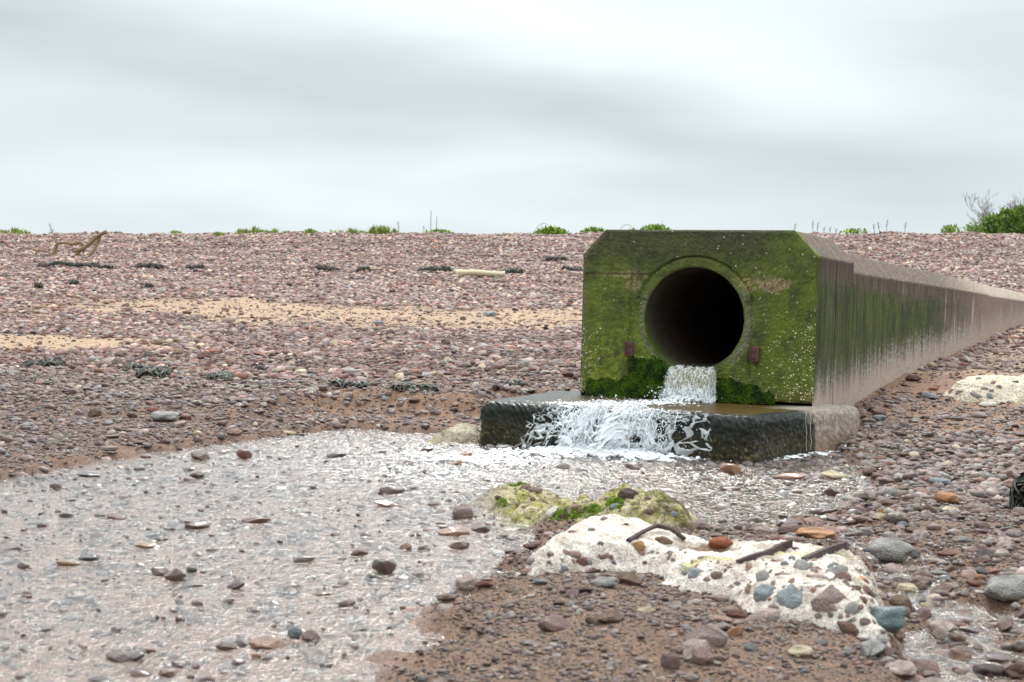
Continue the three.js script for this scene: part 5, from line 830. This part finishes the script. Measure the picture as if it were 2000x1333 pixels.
  for (let k = 0; k < 30000 && mats.length < 2400; k++) { const u = -2.9 + 3.2 * r(), w = SW0 - 1.2 * r() ** 1.6, p = L(u, 0, w), c = cover(p.x, p.z); if (c < 0.4 || r() > c * c || lace(p.x, p.z) < 1.3 - 1.5 * c) continue; const s = 0.003 + 0.009 * r() ** 3; p.y = rip(p.x, p.z) + 0.006 + 0.03 * Math.max(0, c - 0.5) * r(); mats.push(M4.clone().compose(p, q, V(s * 1.4, s, s * 1.2))); cols.push([1, 1, 1]); }
  addInst('bubbles', blobGeo, foamMat, mats, cols, root);
}

// ---------------------------------------------------------------- driftwood, seaweed
{
  const wood = std({ color: new THREE.Color(...C(226, 208, 176)), roughness: 0.85, map: tx(TX.wood, 2), bumpMap: TX.wood, bumpScale: 0.02 });
  const a = hit(888, 543, groundY), c = hit(986, 543, groundY), t = thing('driftwood_log', 'pale stripped driftwood log lying along the tide line', 'driftwood', [a.x, a.y, a.z]);
  const b = new MB(), n = 30, pts = []; for (let k = 0; k <= n; k++) { const s = k / n; pts.push(V((c.x - a.x) * s, (c.y - a.y) * s + 0.11 + 0.02 * Math.sin(s * 5), (c.z - a.z) * s)); }
  b.tube(pts, pts.map((_, k) => 0.075 + 0.012 * n2(k * 0.3, 2) + (k < 5 ? 0.02 : 0)), 12); part('trunk', b.geo(), wood, t);
  const s1 = new MB(); s1.tube([V(0.12, 0.09, 0), V(0.03, 0.13, 0.03), V(-0.03, 0.18, 0.05)], [0.05, 0.04, 0.03], 8); part('branch_stub', s1.geo(), wood, t); const s2 = new MB(); s2.tube([V(0.16, 0.08, 0), V(0.02, 0.05, 0.07), V(-0.06, 0.03, 0.1)], [0.05, 0.04, 0.025], 8); part('branch_stub', s2.geo(), wood, t);
  const o = hit(165, 503, groundY), D = -o.z, bw = std({ color: new THREE.Color(...C(146, 118, 86)), roughness: 0.9, map: tx(TX.wood, 2), bumpMap: TX.wood, bumpScale: 0.02 }), root = thing('driftwood_branch', 'forked brown driftwood branch propped up on the shingle ridge', 'driftwood', [o.x, o.y, o.z]);
  const W = (px, py, dz = 0) => atDepth(px, py, D + dz).sub(o), px = (w) => w * D / FPX / 2;
  const br = (name, list, w0, w1) => { const cv = new THREE.CatmullRomCurve3(list.map(([x, y, z]) => W(x, y, z ?? 0))), P = cv.getPoints(24), m = new MB(); m.tube(P, P.map((_, k) => px(lerp(w0, w1, k / 24)) * (1 + 0.12 * n2(k * 0.5, w0 * 3 + x0++))), 8); part(name, m.geo(), bw, root); }; let x0 = 0;
  br('main_limb', [[206, 453, -0.2], [188, 464], [172, 478], [160, 487], [149, 492, 0.1]], 7.5, 8.5);
  br('fork', [[194, 462], [190, 473], [182, 490, -0.1], [168, 506, -0.2]], 7, 6);
  br('branch', [[166, 484], [156, 474], [143, 477], [128, 475], [112, 476], [107, 484], [102, 498, -0.1]], 6, 5.5);
  br('branch', [[102, 497, -0.1], [92, 492], [82, 490], [72, 491], [60, 486], [42, 484]], 4.5, 2);
  br('twig', [[72, 491], [66, 500], [56, 505]], 3.5, 3); br('twig', [[110, 477], [109, 490], [107, 501, -0.1]], 4.5, 3.5); br('twig', [[110, 474], [104, 466], [99, 461]], 2.5, 1.5); br('twig', [[164, 487], [161, 496]], 4, 3); br('twig', [[148, 494], [158, 499], [164, 504, -0.1]], 4, 3);
}
{
  const weed = std({ vertexColors: true, roughness: 0.5 }), r = rng(808), used = new Set();
  const list = [[82, 718, 66, 16, 'beside the patch of bare sand'], [264, 722, 34, 8, 'on shingle, end of a broken line'], [300, 736, 54, 18, 'largest pile of a broken line on the shingle'], [430, 741, 38, 8, 'small pile, alone on the lower shingle'], [684, 757, 66, 9, 'along the edge of the damp sand'], [812, 762, 84, 10, 'longest pile at the edge of the damp sand'], [1010, 755, 34, 6, 'trail close to the culvert mouth'],
    [150, 522, 168, 4, 'long dark line high on the ridge'], [290, 523, 64, 5, 'in line with the driftwood branch'], [383, 526, 32, 5, 'lump on the upper tide line by a blue stone'], [636, 529, 40, 6, 'dark pile on the upper tide line'], [710, 530, 28, 4, 'short pile on the upper tide line'], [848, 530, 72, 6, 'thick pile against the pale log'], [1002, 534, 46, 6, 'pile at the other end of the pale log'], [1116, 530, 44, 4, 'pile nearest the top of the culvert'], [1086, 510, 46, 3, 'upper streak near the culvert top'], [75, 565, 14, 5, 'black lump below the driftwood branch'], [144, 559, 13, 5, 'black lump on open shingle'], [290, 565, 14, 4, 'black lump above the band of sand']];
  for (const [px, py, w, h, where] of list) {
    const o = hit(px, py, groundY), D = -o.z, b = new MB(), W = w * D / FPX, H = Math.max(D > 25 ? 0.10 : 0.035, h * D / FPX * 0.7), n = Math.round(26 + w * h * (D > 25 ? 0.3 : 0.14));
    for (let k = 0; k < n; k++) {
      const x = (r() - 0.5) * W * (0.7 + 0.3 * r()), z = (r() - 0.5) * Math.min(1.2, h * D / FPX * 3), wob = 0.5 * n2(px + x * 1.5 / W * 4, 1) * h * D / FPX * 1.2, y0 = groundY(o.x + x, o.z + z + wob) - o.y + H * 0.3 * r(), a = r() * 6.283, l = 0.05 + 0.09 * r() + W * 0.02, pts = [], y1 = H * (0.3 + 0.8 * r());
      for (let s = 0; s < 5; s++) pts.push(V(x + Math.cos(a) * l * (s / 4 - 0.5) + 0.02 * (r() - 0.5), y0 + y1 * Math.sin(s / 4 * 3.14), z + wob + Math.sin(a) * l * (s / 4 - 0.5)));
      const t = 0.006 + 0.008 * r(); b.tube(pts, [t * 0.5, t, t * 1.1, t, t * 0.4], 4, C(38 + 22 * r(), 36 + 22 * r(), 28 + 10 * r()));
    }
    const m = mesh('seaweed_clump', b.geo(), weed); m.position.copy(o); tag(m, 'dry black seaweed, ' + where, 'seaweed', 'seaweed left along the tide lines');
  }
}

// ---------------------------------------------------------------- ridge top: grass, stems, bushes
const CREST = 47;
const crestAt = (px) => { const r = RAY(px, 458), x = r.x / -r.z * CREST; return V(x, groundY(x, -CREST), -CREST); };
{
  const r = rng(909), gm = std({ vertexColors: true, roughness: 0.7, side: THREE.DoubleSide });
  const list = [[30, 46, 150, 0, 'long strip of bright grass on the ridge beyond the branch', 1], [113, 20, 90, 0, 'tiny clump of grass beside a dead stem on the ridge', 0.9], [344, 14, 40, 0, 'smallest wisp of grass on the ridge', 0.6], [518, 98, 420, 0, 'broad low mound of bright grass on the ridge', 1], [614, 26, 80, 0.9, 'short strip of grass just under the crest', 0.6], [450, 18, 50, 1.6, 'little strip of grass below the broad mound', 0.6], [680, 66, 330, 0, 'rounded tuft of grass next to a pointed one on the ridge', 1.15], [745, 58, 300, 0, 'pointed tuft of grass on the ridge', 1.25], [1255, 70, 260, 0, 'low spreading tuft of grass behind the culvert top', 1.0]];
  const blades = (w, n, hs, px0) => { const b = new MB(); for (let k = 0; k < n; k++) { const s = (r() + r() + r() + r()) < 2.6 && r() < 0.6 ? 2 * r() - 1 : r() + r() - 1, x = s * w / 2, z = (r() - 0.5) * 1.1, h = (0.09 + 0.15 * r()) * hs * (1.1 - 0.6 * s * s) * (0.7 + 0.6 * n2(x * 4, px0)), a = r() * 6.283, lx = Math.cos(a) * h * 0.5, lz = Math.sin(a) * h * 0.5, wd = 0.011 + 0.010 * r(), c = mixc(C(84, 108, 36), C(156, 166, 74), r()); const dx = Math.sin(a) * wd, dz = -Math.cos(a) * wd, i0 = b.v(x - dx, -0.05, z - dz, c), i1 = b.v(x + dx, -0.05, z + dz, c), i2 = b.v(x + dx * 0.8 + lx * 0.4, h * 0.65, z + dz * 0.8 + lz * 0.4, c), i3 = b.v(x - dx * 0.8 + lx * 0.4, h * 0.65, z - dz * 0.8 + lz * 0.4, c), i4 = b.v(x + lx, h, z + lz, c); b.quad(i0, i1, i2, i3); b.tri(i3, i2, i4); } return b.geo(); };
  for (const [px, w, n, fwd, lab, hs] of list) { const p = crestAt(px); p.z += fwd; p.y = groundY(p.x, p.z) + 0.02; const m = mesh('grass_tuft', blades(w * CREST / FPX * 1.15, n * 3, hs, px), gm); m.position.copy(p); tag(m, lab, 'grass', 'grass tufts along the ridge'); }
  // leafy low plants with arching dead canes
  const leafy = (px, w, n, h, lab, stems) => {
    const p = crestAt(px); p.y += 0.02; const W = w * CREST / FPX, b = new MB(), root = thing('leafy_plant', lab, 'plant', [p.x, p.y, p.z], 0, 'leafy plants along the ridge');
    for (let k = 0; k < n; k++) { const s = r() + r() - 1, x = s * W / 2, y = h * (1.05 - s * s * 0.9) * (0.1 + 0.9 * r()), z = (r() - 0.5) * 0.9, l = 0.035 + 0.035 * r(), d = V(r() - 0.5, r() * 0.7 + 0.1, r() - 0.5).normalize(), sd = V(-d.z, 0.2 * (r() - 0.5), d.x).normalize(), c = mixc(C(62, 96, 18), C(146, 172, 44), r()); const i0 = b.v(x, y, z, c), i1 = b.v(x + d.x * l + sd.x * l * 0.5, y + d.y * l, z + d.z * l + sd.z * l * 0.5, c), i2 = b.v(x + d.x * l * 2, y + d.y * l * 2, z + d.z * l * 2, c), i3 = b.v(x + d.x * l - sd.x * l * 0.5, y + d.y * l, z + d.z * l - sd.z * l * 0.5, c); b.quad(i0, i1, i2, i3); }
    part('foliage', b.geo(), gm, root);
    const sm = new MB(); for (const [x0, x1, hh] of stems) { const P = []; for (let k = 0; k <= 12; k++) { const t = k / 12; P.push(V(((x0 + (x1 - x0) * t) - px) * CREST / FPX, hh * CREST / FPX * Math.sin(t * (x1 === x0 ? 1.57 : 2.9)), 0.1)); } sm.tube(P, P.map((_, k) => 0.011 - 0.0006 * k), 4); }
    if (stems.length) part('dead_cane', sm.geo(), std({ color: new THREE.Color(...C(120, 104, 92)), roughness: 0.9 }), root);
  };
  leafy(1078, 76, 900, 0.24, 'bushy leafy plant under a tall dead hoop of cane on the ridge', [[1038, 1082, 25], [1058, 1058, 26], [1066, 1066, 20]]);
  leafy(1160, 62, 600, 0.2, 'leafy plant half hidden by the top corner of the culvert', [[1142, 1175, 17]]);
  leafy(1280, 70, 700, 0.27, 'leafy plant topped by a thin wavy cane behind the culvert', [[1205, 1240, 19], [1292, 1292, 30], [1250, 1266, 14]]);
  leafy(858, 64, 320, 0.13, 'thin leafy plant with two tall dead stalks on the ridge', [[842, 840, 48], [853, 852, 38], [829, 826, 18]]);
  leafy(1670, 64, 200, 0.16, 'sparse leafy plant on the ridge beyond the culvert', []);
  leafy(1856, 34, 300, 0.24, 'small green bush on the crest towards the trees', []);
  const dead = (px, list, lab) => { const p = crestAt(px), b = new MB(); for (const [x, h, lean] of list) { const P = []; for (let k = 0; k <= 8; k++) { const t = k / 8; P.push(V((x - px + lean * t * t) * CREST / FPX, h * t * CREST / FPX, 0.02 * Math.sin(k))); } b.tube(P, P.map((_, k) => 0.013 - 0.0009 * k), 4); for (let k = 0; k < 4; k++) { const t = 0.45 + 0.12 * k, q = V((x - px + lean * t * t) * CREST / FPX, h * t * CREST / FPX, 0), s = k % 2 ? 1 : -1; b.tube([q, q.clone().add(V(s * 0.03, 0.04, 0)), q.clone().add(V(s * 0.04, 0.09, 0.02))], [0.006, 0.005, 0.003], 4); } } const m = mesh('dead_stem', b.geo(), std({ color: new THREE.Color(...C(104, 88, 80)), roughness: 0.9 })); m.position.copy(p); tag(m, lab, 'dead stem', 'dead stems on the ridge'); };
  dead(100, [[100, 26, -5], [101, 14, 2]], 'bent dead stem rising behind the driftwood branch');
  dead(778, [[779, 30, -3]], 'single dead stem beside the pointed tuft');
  dead(1553, [[1553, 24, 0]], 'single dead stem above the culvert corner');
  dead(1592, [[1588, 30, -1], [1597, 28, 1]], 'pair of tall dead stems beyond the culvert corner');
  dead(1620, [[1610, 18, 0], [1622, 18, -1], [1633, 15, 1]], 'row of three short dead stems beyond the culvert');
  dead(1716, [[1708, 20, -2], [1718, 24, -4], [1732, 30, 1]], 'cluster of three dead stems of rising height');
  dead(1768, [[1768, 26, 1]], 'lone dead stem on the crest towards the trees');
}
{
  const r = rng(1212), DT = 74, W = (px, py) => atDepth(px, py, DT);
  const lm = phy({ vertexColors: true, roughness: 0.65, transmission: 0.3, thickness: 0, side: THREE.DoubleSide }), bark = std({ color: new THREE.Color(...C(112, 100, 92)), roughness: 0.95 });
  function shrub(name, lab, blobs, n, leaf, ca, cb, cat, gx) {
    const o = W(gx, 470); o.y = groundY(o.x, o.z) - 0.1; const root = thing(name, lab, cat, [o.x, o.y, o.z]), b = new MB(), wd = new MB();
    for (const [px, py, rx, ry, share] of blobs) {
      const c = W(px, py).sub(o), RX = rx * DT / FPX, RY = ry * DT / FPX; wd.tube([V(0, 0, 0), V(c.x * 0.4, c.y * 0.5, 0), V(c.x, c.y, 0)], [0.12, 0.08, 0.03], 6);
      const subs = []; for (let k = 0; k < 16; k++) { const a = r() * 6.283, t = Math.sqrt(r()); subs.push(V(c.x + Math.cos(a) * t * RX, c.y + Math.sin(a) * t * RY, (r() - 0.5) * RX * 1.6)); }
      for (let k = 0; k < n * share; k++) { const s = subs[Math.floor(r() * 16)], d = V(r() - 0.5, r() - 0.5, r() - 0.5).normalize().multiplyScalar(0.34 * (0.4 + 0.7 * r())), p = s.clone().add(d), l = leaf * (0.7 + 0.7 * r()), e = V(r() - 0.5, r() - 0.2, r() - 0.5).normalize(), sd = V(e.y, -e.x, r() - 0.5).normalize(), cc = mixc(ca, cb, r() * 0.8 + 0.1 * d.y); const i0 = b.v(p.x, p.y, p.z, cc), i1 = b.v(p.x + e.x * l + sd.x * l * 0.45, p.y + e.y * l + sd.y * l * 0.45, p.z + e.z * l + sd.z * l * 0.45, cc), i2 = b.v(p.x + e.x * 2 * l, p.y + e.y * 2 * l, p.z + e.z * 2 * l, cc), i3 = b.v(p.x + e.x * l - sd.x * l * 0.45, p.y + e.y * l - sd.y * l * 0.45, p.z + e.z * l - sd.z * l * 0.45, cc); b.quad(i0, i1, i2, i3); }
    }
    part('crown', b.geo(), lm, root); part('trunk', wd.geo(), bark, root);
  }
  shrub('green_bush', 'dense green bush standing behind the ridge before a bare tree', [[1946, 442, 20, 12, 1], [1966, 436, 22, 16, 1], [1990, 430, 20, 16, 1], [2026, 424, 30, 26, 1], [1954, 449, 20, 10, 0.8], [1985, 452, 26, 10, 0.8], [2064, 430, 34, 30, 1]], 1500, 0.11, C(44, 74, 14), C(126, 152, 28), 'bush', 1990);
  shrub('young_bush', 'thin young bush beside the dense green bush on the ridge', [[1898, 452, 13, 8, 0.6], [1912, 453, 12, 6, 0.5]], 500, 0.07, C(84, 110, 40), C(150, 172, 84), 'bush', 1904);
  // bare trees
  function bare(lab, bx, by, topw, hgt, seed, lean) {
    const o = W(bx, by); o.z -= 6; o.y = groundY(o.x, o.z) - 0.1; const root = thing('bare_tree', lab, 'tree', [o.x, o.y, o.z], 0), t = new MB(), c = new MB(), q = rng(seed);
    const grow = (p, d, l, w, lev) => { const P = [p.clone()]; let cur = p.clone(), dir = d.clone(); for (let k = 0; k < 4; k++) { dir.add(V((q() - 0.5) * 0.35, 0.05 + (q() - 0.5) * 0.2, (q() - 0.5) * 0.35)).normalize(); cur = cur.clone().addScaledVector(dir, l / 4); P.push(cur); } (lev ? c : t).tube(P, P.map((_, k) => Math.max(0.006, w * (1 - 0.14 * k))), lev > 2 ? 3 : 5); if (lev >= 6) return; const n = lev < 2 ? 4 : 3; for (let k = 0; k < n; k++) { const at = P[Math.min(4, 2 + Math.floor(q() * 3))]; const nd = dir.clone().add(V((q() - 0.5) * 1.7, (q() - 0.25) * 0.8, (q() - 0.5) * 1.7)).normalize(); grow(at, nd, l * (0.62 + 0.16 * q()), w * 0.55, lev + 1); } };
    grow(V(0, 0, 0), V(lean, 1, 0).normalize(), hgt * 0.36, 0.13, 0); part('trunk', t.geo(), bark, root); part('crown', c.geo(), bark, root);
  }
  bare('large bare grey-brown tree behind the dense green bush', 2050, 470, 0, 6.2, 21, -0.12);
  bare('smaller bare tree at the outer end of the green bush', 1975, 470, 0, 3.4, 35, -0.25);
}
shade(scene);
console.log('corner', project(EO).map((v) => v.toFixed(1)).join(' '), 'expected 1589.5 789.3');
renderer.render(scene, camera);
